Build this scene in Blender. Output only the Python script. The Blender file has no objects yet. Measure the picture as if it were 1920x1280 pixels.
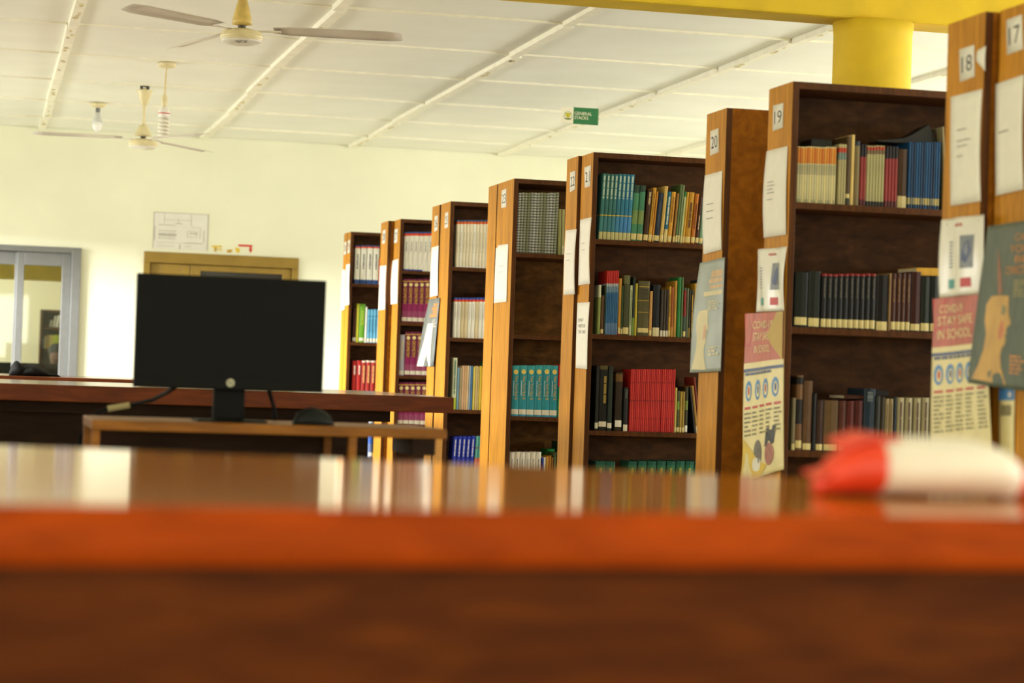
import bpy, bmesh, math, random
from mathutils import Vector, Matrix
random.seed(7)
S = bpy.context.scene
COL = S.collection

# ------------------------------------------------------------------ camera, world, lights, exposure
F = 4200.0                                   # focal length in pixels of the 1920 wide frame
YAW, PITCH, ROLL = math.radians(13.434), math.radians(0.903), math.radians(1.95)
EYE = Vector((0, 0, 0.85))
FWD = Vector((math.sin(YAW) * math.cos(PITCH), math.cos(YAW) * math.cos(PITCH), math.sin(PITCH)))
RIGHT = Vector((math.cos(YAW), -math.sin(YAW), 0))
UP = RIGHT.cross(FWD)
cr, sr = math.cos(ROLL), math.sin(ROLL)
cam_r = RIGHT * cr + UP * sr
cam_u = UP * cr - RIGHT * sr
cam = bpy.data.cameras.new('camera')
cam.sensor_width = 36.0
cam.lens = F / 1920 * 36
cam.dof.use_dof = True
cam.dof.focus_distance = 10.6
cam.dof.aperture_fstop = 3.3
cam.clip_start = 0.05
cam_o = bpy.data.objects.new('camera', cam)
COL.objects.link(cam_o)
M = Matrix((cam_r, cam_u, -FWD)).transposed().to_4x4()
M.translation = EYE
cam_o.matrix_world = M
S.camera = cam_o

S.view_settings.view_transform = 'Standard'
S.view_settings.look = 'None'
S.view_settings.gamma = 1.0
S.view_settings.use_curve_mapping = False
S.view_settings.exposure = 0.07

W = bpy.data.worlds.new('sky')
S.world = W
W.use_nodes = True
W.node_tree.nodes['Background'].inputs[0].default_value = (0.75, 0.87, 1.0, 1)
W.node_tree.nodes['Background'].inputs[1].default_value = 1.0

def area(name, loc, d, sx, sy, power, color=(1, 0.96, 0.88), spread=math.pi):
    l = bpy.data.lights.new(name, 'AREA')
    l.shape = 'RECTANGLE'
    l.size, l.size_y = sx, sy
    l.energy = power
    l.color = color
    l.spread = spread
    o = bpy.data.objects.new(name, l)
    COL.objects.link(o)
    o.location = loc
    o.rotation_euler = Vector(d).to_track_quat('-Z', 'Y').to_euler()
    return o

LEFT_X, RIGHT_X, BACK_Y = -3.2, 9.0, -5.0
WIN = [(8.6, 10.6), (11.4, 13.4), (14.2, 16.2), (17.0, 19.0)]      # daylight windows along the unseen left wall
for (a, b), p, c in zip(WIN, (52, 72, 84, 75), ((1, .92, .74), (1, .95, .84), (1, .97, .9), (1, .98, .93))):
    area('window_or_fill_lamp', (LEFT_X - 0.02, (a + b) / 2, 1.5), (1, 0, -0.55), b - a - .1, 1.2, p, c, math.radians(130))
FILLWIN_NEAR = [(-3.4, -1.4), (1.6, 3.6)]                              # added openings in the same wall, fill light beside and behind the camera
for (a, b), p in zip(FILLWIN_NEAR, (70, 48)):
    area('window_or_fill_lamp', (LEFT_X - 0.02, (a + b) / 2, 1.5), (1, 0.3, -0.3), b - a - .1, 1.2, p, (1, 0.9, 0.72), math.radians(160))
FILLWIN_R = [(-1, 2), (4, 7), (9, 12), (14, 17)]                       # presumed right-wall windows beyond the bookcases, added to light the ceiling
for (a, b), p in zip(FILLWIN_R, (250, 190, 200, 150)):
    area('window_or_fill_lamp', (RIGHT_X + 0.02, (a + b) / 2, 1.5), (-1, 0, -0.1), b - a - .1, 1.2, p, (1, 0.97, 0.88), math.radians(170))
FILLWIN_B = [(-1.5, 1.0), (2.5, 5.0)]                                  # added windows in the wall behind the camera, for frontal fill light
for a, b in FILLWIN_B:
    area('window_or_fill_lamp', ((a + b) / 2, BACK_Y - 0.02, 1.5), (0, 1, -0.05), b - a - .1, 1.2, 65, (1, 0.93, 0.8), math.radians(170))
area('bright_sky_outside', (-12.0, 13.6, 3.0), (1, 0.42, -0.09), 6.0, 1.3, 1350, (1, 0.98, 0.95), math.radians(60))
area('office_daylight', (-1.9, 21.6, 1.9), (0.8, 0.3, -0.5), 1.2, 1.2, 130, (1, 0.98, 0.93))

S.cycles.diffuse_bounces = 6
S.cycles.glossy_bounces = 4
S.cycles.max_bounces = 10
S.cycles.sample_clamp_indirect = 8.0

# ------------------------------------------------------------------ picture-to-place helpers (a pixel picks a direction, a real plane gives the depth)
def ray(px, py):
    u, v = px - 960, py - 640
    a, b = u * cr + v * sr, -u * sr + v * cr
    return RIGHT * (a / F) - UP * (b / F) + FWD
def on_y(px, py, y):
    d = ray(px, py); return EYE + d * (y / d.y)
def on_x(px, py, x):
    d = ray(px, py); return EYE + d * (x / d.x)
def on_z(px, py, z):
    d = ray(px, py); return EYE + d * ((z - EYE.z) / d.z)

# ------------------------------------------------------------------ materials
def lin(c):
    return tuple(((x / 255) / 12.92 if x / 255 <= 0.04045 else ((x / 255 + 0.055) / 1.055) ** 2.4) for x in c)
MATS = {}
def mat(name, rgb, rough=0.6, vary=0.1, scale=30.0, coat=0.0, bump=0.0, metal=0.0, stretch=None, spec=0.5, linear=False):
    if name in MATS: return MATS[name]
    m = bpy.data.materials.new(name); m.use_nodes = True
    nt = m.node_tree; b = nt.nodes['Principled BSDF']
    c = rgb if linear else lin(rgb)
    tc = nt.nodes.new('ShaderNodeTexCoord')
    mp = nt.nodes.new('ShaderNodeMapping')
    if stretch: mp.inputs['Scale'].default_value = stretch
    nt.links.new(tc.outputs['Object'], mp.inputs[0])
    n = nt.nodes.new('ShaderNodeTexNoise'); n.inputs['Scale'].default_value = scale; n.inputs['Detail'].default_value = 4
    nt.links.new(mp.outputs[0], n.inputs['Vector'])
    r = nt.nodes.new('ShaderNodeValToRGB')
    r.color_ramp.elements[0].position, r.color_ramp.elements[1].position = 0.3, 0.7
    r.color_ramp.elements[0].color = (*[max(0, x * (1 - vary)) for x in c], 1)
    r.color_ramp.elements[1].color = (*[min(1, x * (1 + vary)) for x in c], 1)
    nt.links.new(n.outputs[0], r.inputs[0])
    nt.links.new(r.outputs[0], b.inputs['Base Color'])
    b.inputs['Roughness'].default_value = rough
    b.inputs['Metallic'].default_value = metal
    b.inputs['Coat Weight'].default_value = coat
    b.inputs['Coat Roughness'].default_value = 0.1
    b.inputs['Specular IOR Level'].default_value = spec
    if bump:
        bp = nt.nodes.new('ShaderNodeBump'); bp.inputs['Strength'].default_value = bump; bp.inputs['Distance'].default_value = 0.01
        nt.links.new(n.outputs[0], bp.inputs['Height']); nt.links.new(bp.outputs[0], b.inputs['Normal'])
    MATS[name] = m
    return m
def wood(name, c, rough=0.45, vary=0.22, coat=0.0, grain=(14, 14, 1.2), spec=0.5):
    """wood with long grain along the axis whose stretch is small, plus broad tone bands"""
    if name in MATS: return MATS[name]
    m = mat(name, c, rough, vary, 5.0, coat, stretch=grain, linear=True, spec=spec)
    nt = m.node_tree; b = nt.nodes['Principled BSDF']
    src = b.inputs['Base Color'].links[0].from_socket
    n2 = nt.nodes.new('ShaderNodeTexNoise'); n2.inputs['Scale'].default_value = 2.2; n2.inputs['Detail'].default_value = 3
    n2.inputs['Distortion'].default_value = 1.5
    mp = [n for n in nt.nodes if n.type == 'MAPPING'][0]
    nt.links.new(mp.outputs[0], n2.inputs['Vector'])
    mx = nt.nodes.new('ShaderNodeMix'); mx.data_type = 'RGBA'; mx.blend_type = 'MULTIPLY'; mx.inputs[0].default_value = 0.6
    rp = nt.nodes.new('ShaderNodeValToRGB')
    rp.color_ramp.elements[0].position, rp.color_ramp.elements[1].position = 0.35, 0.62
    rp.color_ramp.elements[0].color = (0.62, 0.55, 0.45, 1); rp.color_ramp.elements[1].color = (1.15, 1.12, 1.1, 1)
    nt.links.new(n2.outputs[0], rp.inputs[0])
    nt.links.new(src, mx.inputs[6]); nt.links.new(rp.outputs[0], mx.inputs[7])
    nt.links.new(mx.outputs[2], b.inputs['Base Color'])
    return m
def glass(name, tint=(0.9, 0.95, 0.93)):
    m = bpy.data.materials.new(name); m.use_nodes = True
    nt = m.node_tree; nt.nodes.clear()
    out = nt.nodes.new('ShaderNodeOutputMaterial'); mx = nt.nodes.new('ShaderNodeMixShader')
    fr = nt.nodes.new('ShaderNodeFresnel'); fr.inputs[0].default_value = 1.45
    t = nt.nodes.new('ShaderNodeBsdfTransparent'); t.inputs[0].default_value = (*tint, 1)
    g = nt.nodes.new('ShaderNodeBsdfGlossy'); g.inputs['Roughness'].default_value = 0.02
    nt.links.new(fr.outputs[0], mx.inputs[0]); nt.links.new(t.outputs[0], mx.inputs[1]); nt.links.new(g.outputs[0], mx.inputs[2])
    nt.links.new(mx.outputs[0], out.inputs[0])
    return m

LITW = wood('lit_honey_end_wood', (0.55, 0.245, 0.018), 0.55, 0.14, spec=0.18)  # case wood on the window side, its light put into the colour
SHADEW = wood('shaded_case_wood', (0.10, 0.034, 0.0065), 0.5, 0.25, spec=0.25)  # the same case wood with shade put into the colour
SHADEBK = wood('shaded_back_board', (0.074, 0.030, 0.008), 0.6, 0.35, grain=(3, 3, 7), spec=0.2)  # inner back of the cases, their shade painted into the tone
LITBK = wood('lit_timber_back_board', (0.19, 0.088, 0.02), 0.6, 0.4, grain=(3, 3, 6), spec=0.2)  # grained timber back, the stronger light in its case put into the colour
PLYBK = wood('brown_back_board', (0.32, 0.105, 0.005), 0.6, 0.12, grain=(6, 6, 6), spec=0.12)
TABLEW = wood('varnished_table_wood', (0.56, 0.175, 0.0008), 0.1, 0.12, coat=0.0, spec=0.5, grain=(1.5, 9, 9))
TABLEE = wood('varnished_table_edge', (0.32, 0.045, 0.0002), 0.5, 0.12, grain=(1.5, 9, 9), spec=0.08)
SHADEAPRON = wood('shaded_apron_wood', (0.088, 0.0195, 0.001), 0.5, 0.2, grain=(1.5, 9, 9), spec=0.08)  # table wood below the top, its shadow painted into the colour
DESKW = wood('red_brown_desk_wood', (0.20, 0.06, 0.017), 0.22, 0.15, coat=0.3, grain=(1.5, 9, 9))
DESKE = wood('red_brown_desk_edge', (0.15, 0.034, 0.006), 0.4, 0.15, grain=(1.5, 9, 9), spec=0.15)
DESKD = wood('dark_brown_desk_panel', (0.024, 0.011, 0.005), 0.6, 0.2, grain=(1.5, 9, 9), spec=0.12)
STANDW = wood('golden_brown_stand_wood', (0.21, 0.078, 0.006), 0.45, 0.15, spec=0.2, grain=(1.5, 9, 9))
CREAM = mat('cream_wall_paint', (0.78, 0.785, 0.62), 0.85, 0.05, 1.3, bump=0.02, linear=True)
CEILP = mat('cream_ceiling_board', (0.82, 0.83, 0.75), 0.85, 0.04, 1.6, linear=True)
BATTEN = mat('off_white_batten_paint', (0.86, 0.84, 0.70), 0.7, 0.06, 12, linear=True)
YELLOW = mat('mustard_yellow_paint', (0.70, 0.48, 0.012), 0.75, 0.09, 6, bump=0.03, linear=True)
PAPER = mat('white_paper', (0.86, 0.83, 0.73), 0.8, 0.03, 20, linear=True)
INK = mat('black_ink', (0.02, 0.02, 0.02), 0.7, 0.05, linear=True)
GREYINK = mat('grey_ink', (0.30, 0.29, 0.27), 0.8, 0.05, linear=True)
PAGES = mat('book_pages', (0.72, 0.64, 0.44), 0.9, 0.12, 60, stretch=(40, 1, 1), linear=True)
FLOOR = mat('pale_terrazzo', (0.52, 0.49, 0.38), 0.45, 0.25, 18, linear=True)

# ------------------------------------------------------------------ mesh builder
class MB:
    def __init__(s): s.v, s.f, s.m = [], [], []
    def poly(s, pts, mi=0):
        i = len(s.v); s.v += [tuple(p) for p in pts]; s.f.append(tuple(range(i, i + len(pts)))); s.m.append(mi)
    def box(s, x0, x1, y0, y1, z0, z1, mi=0, mx=None):
        i = len(s.v)
        s.v += [(x, y, z) for z in (z0, z1) for y in (y0, y1) for x in (x0, x1)]
        fs = [((0, 2, 3, 1), 'z0'), ((4, 5, 7, 6), 'z1'), ((0, 1, 5, 4), 'y0'), ((2, 6, 7, 3), 'y1'), ((0, 4, 6, 2), 'x0'), ((1, 3, 7, 5), 'x1')]
        for q, k in fs:
            s.f.append(tuple(i + a for a in q)); s.m.append((mx or {}).get(k, mi))
        return s
    def rings(s, rings, close=True, caps=True, mi=0):
        i0 = len(s.v); n = len(rings[0])
        for r in rings: s.v += [tuple(p) for p in r]
        for a in range(len(rings) - 1):
            m = mi[a] if isinstance(mi, (list, tuple)) else mi
            for k in range(n if close else n - 1):
                k2 = (k + 1) % n
                s.f.append((i0 + a * n + k, i0 + a * n + k2, i0 + (a + 1) * n + k2, i0 + (a + 1) * n + k)); s.m.append(m)
        if caps:
            m0 = mi[0] if isinstance(mi, (list, tuple)) else mi
            m1 = mi[-1] if isinstance(mi, (list, tuple)) else mi
            s.f.append(tuple(i0 + k for k in reversed(range(n)))); s.m.append(m0)
            s.f.append(tuple(i0 + (len(rings) - 1) * n + k for k in range(n))); s.m.append(m1)
        return s
    def lathe(s, prof, c=(0, 0), n=20, mi=0):
        R = [[(c[0] + r * math.cos(2 * math.pi * k / n), c[1] + r * math.sin(2 * math.pi * k / n), z) for k in range(n)] for r, z in prof]
        return s.rings(R, mi=mi)
    def tube(s, pts, r, n=8, mi=0):
        pts = [Vector(p) for p in pts]; R = []
        for i, p in enumerate(pts):
            t = (pts[min(i + 1, len(pts) - 1)] - pts[max(i - 1, 0)]).normalized()
            a = t.cross(Vector((0.3, 0.2, 1) if abs(t.z) < 0.9 else (1, 0.1, 0))).normalized(); b = t.cross(a)
            rr = r[i] if isinstance(r, (list, tuple)) else r
            R.append([p + a * rr * math.cos(2 * math.pi * k / n) + b * rr * math.sin(2 * math.pi * k / n) for k in range(n)])
        return s.rings(R, mi=mi)
    def mesh(s, name, mats):
        me = bpy.data.meshes.new(name)
        me.from_pydata(s.v, [], s.f)
        for m in (mats if isinstance(mats, (list, tuple)) else [mats]): me.materials.append(m)
        me.polygons.foreach_set('material_index', s.m)
        bm = bmesh.new(); bm.from_mesh(me); bmesh.ops.recalc_face_normals(bm, faces=bm.faces); bm.to_mesh(me); bm.free()
        return me
    def obj(s, name, mats, parent=None, bevel=0, smooth=False):
        return link(name, s.mesh(name, mats), parent, bevel, smooth)
def link(name, me, parent=None, bevel=0, smooth=False):
    o = bpy.data.objects.new(name, me); COL.objects.link(o)
    if parent: o.parent = parent
    if bevel:
        b = o.modifiers.new('edge', 'BEVEL'); b.width = bevel; b.segments = 2; b.limit_method = 'ANGLE'
    if smooth: me.polygons.foreach_set('use_smooth', [True] * len(me.polygons))
    return o
def empty(name, loc=(0, 0, 0)):
    o = bpy.data.objects.new(name, None); COL.objects.link(o); o.location = loc; o.empty_display_size = 0.1
    return o
LABELS = {}
def tag(o, label, cat, group=None):
    assert 4 <= len(label.replace(',', ' ').split()) <= 16, label
    o['label'] = label; o['category'] = cat
    if group: o['group'] = group
    return o
def struct(o):
    o['kind'] = 'structure'; return o

TXT = {}
def text_geo(s, thin=0.0):
    """outline of a word as (verts, faces) scaled to a unit box"""
    if (s, thin) in TXT: return TXT[(s, thin)]
    cu = bpy.data.curves.new('word', 'FONT'); cu.body = s; cu.resolution_u = 3; cu.offset = -thin
    o = bpy.data.objects.new('word', cu); COL.objects.link(o)
    dg = bpy.context.evaluated_depsgraph_get(); dg.update()
    me = bpy.data.meshes.new_from_object(o.evaluated_get(dg))
    vs = [v.co.copy() for v in me.vertices]; fs = [tuple(p.vertices) for p in me.polygons]
    x0, x1 = min(v.x for v in vs), max(v.x for v in vs); y0, y1 = min(v.y for v in vs), max(v.y for v in vs)
    TXT[(s, thin)] = ([((v.x - x0) / (x1 - x0), (v.y - y0) / (y1 - y0)) for v in vs], fs)
    bpy.data.objects.remove(o); bpy.data.curves.remove(cu); bpy.data.meshes.remove(me)
    return TXT[(s, thin)]

def wall_with_holes(name, org, du, dv, us, vs, hole, thick, m):
    """flat wall of cells between the cuts us and vs (cells for which hole(u, v) holds are left out), given thickness behind its face"""
    bm = bmesh.new(); org, du, dv = Vector(org), Vector(du), Vector(dv); n = du.cross(dv).normalized()
    vv = {}
    def V(u, v):
        if (u, v) not in vv: vv[(u, v)] = bm.verts.new(org + du * u + dv * v)
        return vv[(u, v)]
    for i in range(len(us) - 1):
        for j in range(len(vs) - 1):
            if hole((us[i] + us[i + 1]) / 2, (vs[j] + vs[j + 1]) / 2): continue
            bm.faces.new([V(us[i], vs[j]), V(us[i + 1], vs[j]), V(us[i + 1], vs[j + 1]), V(us[i], vs[j + 1])])
    me = bpy.data.meshes.new(name); bm.to_mesh(me); bm.free(); me.materials.append(m)
    o = link(name, me); sm = o.modifiers.new('thickness', 'SOLIDIFY'); sm.thickness = thick; sm.offset = -1
    return struct(o)

# ------------------------------------------------------------------ the room
D = 19.5; ZC = 2.84; XR = RIGHT_X; YB = BACK_Y
struct(MB().box(LEFT_X, XR, YB, D, -0.1, 0).obj('floor', FLOOR))
# far wall with the glazed sliding door and the brown door
DL0, DL1, DLT = -1.35, 0.831, 1.812
BD0, BD1, BDT = 1.373, 2.713, 1.815
wall_with_holes('wall_far', (0, D, 0), (1, 0, 0), (0, 0, 1), [LEFT_X, DL0, DL1, BD0, BD1, XR], [0, DLT, BDT, ZC + .1],
                lambda u, v: (DL0 < u < DL1 and v < DLT) or (BD0 < u < BD1 and v < BDT), 0.18, CREAM)
def window_cuts(lo, hi, wins): return sorted([lo, hi] + [a for w in wins for a in w])
def in_window(wins): return lambda u, v: 0.9 < v < 2.1 and any(a < u < b for a, b in wins)
VS = [0, 0.9, 2.1, ZC + .1]
wall_with_holes('wall_left', (LEFT_X, 0, 0), (0, 1, 0), (0, 0, 1), window_cuts(YB, D, WIN + FILLWIN_NEAR), VS, in_window(WIN + FILLWIN_NEAR), 0.2, CREAM)
wall_with_holes('wall_right', (XR, 0, 0), (0, -1, 0), (0, 0, 1), window_cuts(-D, -YB, [(-b, -a) for a, b in FILLWIN_R]), VS, in_window([(-b, -a) for a, b in FILLWIN_R]), 0.2, CREAM)
wall_with_holes('wall_back', (0, YB, 0), (-1, 0, 0), (0, 0, 1), window_cuts(-XR, -LEFT_X, [(-b, -a) for a, b in FILLWIN_B]), VS, in_window([(-b, -a) for a, b in FILLWIN_B]), 0.2, CREAM)
ALU = mat('grey_aluminium', (0.17, 0.175, 0.17), 0.45, 0.05, 20, metal=0.2, linear=True)
for k, (x_, y_, rz, wd_) in enumerate([(LEFT_X - .12, (a + b) / 2, 0, b - a) for a, b in WIN + FILLWIN_NEAR] + [(XR + .12, (a + b) / 2, 0, b - a) for a, b in FILLWIN_R] + [((a + b) / 2, YB - .12, math.pi / 2, b - a) for a, b in FILLWIN_B]):
    w = struct(empty('window_%d' % (k + 1), (x_, y_, 0.9))); w.rotation_euler = (0, 0, rz)  # frames for the left windows and for the added fill openings
    h = wd_ / 2
    for (y0, y1, z0, z1, nm) in ((-h, -h + .05, 0, 1.2, 'frame_stile'), (h - .05, h, 0, 1.2, 'frame_stile'), (-.03, .03, .05, 1.15, 'mullion'), (-h + .05, h - .05, 0, .05, 'frame_rail'), (-h + .05, h - .05, 1.15, 1.2, 'frame_rail')):
        MB().box(-.03, .03, y0, y1, z0, z1).obj(nm, ALU, w)

# ceiling: a slab, square boards, wide battens away from the camera and thin cover strips across
ceil = struct(MB().box(LEFT_X, XR, YB, D, ZC + .02, ZC + .12).obj('ceiling', CEILP))
BX = [-3.2, -2.2, -0.87, 0.48, 1.85, 3.16, 4.5, 5.8, 7.1, 8.4, 9.0]
SY = [-5.0, -3.6, -2.3, -1.0, 0.3, 1.6, 2.9, 4.2, 5.5, 6.8, 8.1, 9.4, 10.8, 12.1, 13.4, 14.7, 16.1, 17.4, 18.62, 19.5]
panel_meshes = {}
for i in range(len(BX) - 1):
    for j in range(len(SY) - 1):
        w, l = BX[i + 1] - BX[i], SY[j + 1] - SY[j]
        b = MB(); n = 4
        for p in range(n):
            for q in range(n):
                def P(a, c):
                    u, v = a / n, c / n
                    sag = -0.010 * math.sin(math.pi * u) * math.sin(math.pi * v) * (0.5 + random.Random(i * 31 + j).random())
                    return (BX[i] + .006 + (w - .012) * u, SY[j] + .006 + (l - .012) * v, ZC + sag)
                b.poly([P(p, q), P(p, q + 1), P(p + 1, q + 1), P(p + 1, q)])
        o = b.obj('ceiling_panel', CEILP, ceil, smooth=True)
PEEL = mat('peeling_batten_paint', (0.62, 0.54, 0.30), 0.85, 0.35, 25, linear=True)
rb = random.Random(3)
for i, x in enumerate(BX[1:-1]):
    for j in range(len(SY) - 1):
        dx, dz = rb.uniform(-.012, .012), rb.uniform(-.006, .004)
        tilt = rb.uniform(-.008, .008)
        b = MB()
        y0, y1 = SY[j] + .004, SY[j + 1] - .004
        wd = .032
        b.rings([[(x + dx + s * tilt - wd, y, ZC + .004), (x + dx + s * tilt + wd, y, ZC + .004), (x + dx + s * tilt + wd * .9, y, ZC - .026 + dz), (x + dx + s * tilt - wd * .9, y, ZC - .026 + dz)] for s, y in ((-1, y0), (1, y1))])
        bt = b.obj('batten', BATTEN, ceil, bevel=.003)
        if SY[j] > 8 and rb.random() < .55:
            for k in range(rb.randint(2, 5)):
                yy = rb.uniform(y0 + .1, y1 - .2); ww = rb.uniform(.008, .02); xx = x + dx + rb.uniform(-.012, .012)
                c = MB(); pts = [(xx + ww * math.cos(a) * rb.uniform(.6, 1.2), yy + 3 * ww * math.sin(a) * rb.uniform(.6, 1.2), ZC - .0268 + dz) for a in [t * math.pi / 4 for t in range(8)]]
                c.poly(pts); c.obj('peeled_patch', PEEL, bt)
for j, y in enumerate(SY[1:-1]):
    for i in range(len(BX) - 1):
        if y < 8: continue
        dy = rb.uniform(-.008, .008); wz = rb.uniform(.008, .013)
        MB().box(BX[i] + .036, BX[i + 1] - .036, y + dy - .011, y + dy + .011, ZC - wz, ZC + .004).obj('cover_strip', BATTEN, ceil)

# yellow beam and round column
beam = struct(MB().box(LEFT_X, XR, 9.10, 9.32, 2.455, ZC + .02).obj('trim_1', YELLOW, bevel=.012))
col = MB(); cx, cy, R = 3.785, 9.21, .172
col.lathe([(R, 0), (R, 1.2), (R, 2.40), (R + .006, 2.455)], (cx, cy), 36)
colo = struct(col.obj('trim_2', YELLOW, smooth=False))
for p in colo.data.polygons:
    if len(p.vertices) == 4: p.use_smooth = True

# ------------------------------------------------------------------ aluminium sliding door with the office behind it
dr = struct(empty('door_1', ((DL0 + DL1) / 2, D, 0)))
def dbox(name, x0, x1, y0, y1, z0, z1, m, par, bev=.004):
    o = MB().box(x0 - par.location.x, x1 - par.location.x, y0 - par.location.y, y1 - par.location.y, z0, z1).obj(name, m, par, bevel=bev)
    return o
dbox('frame_stile', DL1 - .065, DL1 + .012, D - .035, D + .10, 0, DLT + .012, ALU, dr)
dbox('frame_stile', DL0 - .012, DL0 + .06, D - .035, D + .10, 0, DLT + .012, ALU, dr)
dbox('frame_head', DL0 + .06, DL1 - .065, D - .035, D + .10, DLT - .036, DLT + .012, ALU, dr)
GLS = glass('clear_pane')
for k, (a, b, yy) in enumerate(((0.31, DL1 - .066, D + .01), (-.40, 0.372, D + .055), (-1.29, -.33, D + .01))):
    sash = dbox('sash_stile', a, a + .062, yy, yy + .04, .02, DLT - .037, ALU, dr)
    dbox('sash_stile', b - .078, b, yy, yy + .04, .02, DLT - .037, ALU, dr)
    dbox('sash_rail', a + .062, b - .078, yy, yy + .04, DLT - .15, DLT - .037, ALU, dr)
    dbox('sash_rail', a + .062, b - .078, yy, yy + .04, .02, .12, ALU, dr)
    dbox('pane', a + .055, b - .07, yy + .016, yy + .022, .11, DLT - .14, GLS, dr, 0)
# office shell
OFW = mat('office_cream_paint', (0.84, 0.80, 0.58), 0.85, 0.04, 1.5, linear=True)
struct(MB().box(LEFT_X, 3.4, 23.6, 23.8, 0, 2.9).obj('wall_office_far', OFW))
struct(MB().box(3.4, 3.6, D + .18, 23.8, 0, 2.9).obj('wall_office_right', OFW))
struct(MB().box(LEFT_X - .2, LEFT_X, D + .18, 23.8, 0, 2.9).obj('wall_office_left', OFW))
struct(MB().box(LEFT_X, 3.4, D + .18, 23.8, 2.84, 2.95).obj('ceiling_office', CEILP))
struct(MB().box(LEFT_X, 3.4, D, 23.8, -.1, 0).obj('floor_office', FLOOR))
struct(MB().box(LEFT_X, 3.4, 21.2, 21.5, 1.60, 2.84).obj('trim_3', YELLOW))

# brown door beside it
BRN = mat('olive_brown_door_paint', (0.26, 0.165, 0.025), 0.45, 0.1, 8, linear=True)
BRG = mat('smoked_door_glass', (0.035, 0.035, 0.03), 0.15, 0.05, linear=True)
bd = struct(empty('door_2', ((BD0 + BD1) / 2, D, 0)))
dbox('frame_head', BD0, BD1, D - .02, D + .12, BDT - .085, BDT + .008, BRN, bd)
dbox('frame_stile', BD0, BD0 + .055, D - .02, D + .12, 0, BDT - .085, BRN, bd)
dbox('frame_stile', BD1 - .055, BD1, D - .02, D + .12, 0, BDT - .085, BRN, bd)
for nm, a, b, gl in (('narrow_leaf', BD0 + .06, BD0 + .40, (.085, .265)), ('wide_leaf', BD0 + .405, BD1 - .06, (.085, .80))):
    zt = BDT - .09; rl = .13 if nm == 'narrow_leaf' else .05
    lf = dbox(nm, a, a + gl[0], D + .01, D + .055, .01, zt, BRN, bd)
    dbox('leaf_stile', a + gl[1], b, D + .01, D + .055, .01, zt, BRN, bd)
    dbox('leaf_rail', a + gl[0], a + gl[1], D + .01, D + .055, zt - rl, zt, BRN, bd)
    dbox('leaf_panel', a + gl[0], a + gl[1], D + .018, D + .05, .01, .9, BRN, bd)
    dbox('pane', a + gl[0], a + gl[1], D + .028, D + .036, .9, zt - rl, BRG, bd, 0)
dbox('door_handle', BD0 + .44, BD0 + .47, D - .04, D + .01, .86, .99, ALU, bd)
# space behind the brown door is closed by a board
struct(MB().box(BD0 - .1, BD1 + .1, D + .185, D + .2, 0, 1.95).obj('wall_behind_door', OFW))

# ------------------------------------------------------------------ bookcases
NUMW = {17: 'seventeen', 18: 'eighteen', 19: 'nineteen', 20: 'twenty', 21: 'twenty-one', 22: 'twenty-two', 23: 'twenty-three', 24: 'twenty-four', 25: 'twenty-five',
        26: 'twenty-six', 27: 'twenty-seven', 28: 'twenty-eight', 29: 'twenty-nine', 30: 'thirty'}
H = 1.9; T = .024; WID = 1.8
# number: end x, y0, y1, open side (-1 faces the camera), shelf heights as picked from the photograph at the inner left edge
CASES = {
    17: (2.700, 5.420, 5.665, -1, None), 18: (2.668, 5.690, 5.935, 1, None),
    19: (2.700, 7.270, 7.510, -1, (1492, [379, 613, 844])), 20: (2.740, 8.087, 8.325, 1, None),
    21: (2.738, 9.970, 10.172, -1, (1124, [448.5, 626.5, 807])), 22: (2.722, 10.178, 10.385, 1, None),
    23: (2.735, 11.525, 11.905, -1, (964, [473.5, 627, 780])), 24: (2.735, 11.925, 12.13, 1, None),
    25: (2.760, 13.275, 13.560, -1, (854, [500.5, 633, 767.5])), 26: (2.757, 13.59, 13.82, 1, None),
    27: (2.778, 15.015, 15.235, -1, (758, [507, 604, 704, 797])), 28: (2.738, 15.262, 15.545, 1, None),
    29: (2.706, 16.661, 16.815, -1, (665, [531.5, 641.5, 735, 857])), 30: (2.704, 16.818, 16.965, 1, None),
}
LOOKS = {
    17: 'bookcase tagged seventeen with blue portrait poster, nearest the camera', 18: 'bookcase tagged eighteen, its back to seventeen, torn paper beside its tag',
    19: 'dark bookcase tagged nineteen with orange-topped booklets on its top shelf', 20: 'bookcase tagged twenty turned away, showing its plain brown back board',
    21: 'bookcase tagged twenty-one holding the block of red booklets', 22: 'bookcase tagged twenty-two standing back to back with twenty-one',
    23: 'bookcase tagged twenty-three with an empty second shelf and teal textbooks', 24: 'bookcase hidden behind twenty-three, only its end edge showing',
    25: 'bookcase tagged twenty-five with two shelves of cream volumes', 26: 'bookcase tagged twenty-six with narrow grey poster on its end',
    27: 'bookcase tagged twenty-seven full of purple geometry textbooks', 28: 'bookcase tagged twenty-eight standing back to back with twenty-seven',
    29: 'last bookcase by the far wall with red spines on its third shelf', 30: 'bookcase tagged thirty whose end adjoins the last lit bookcase by wall',
}
SHZ = {}
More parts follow.
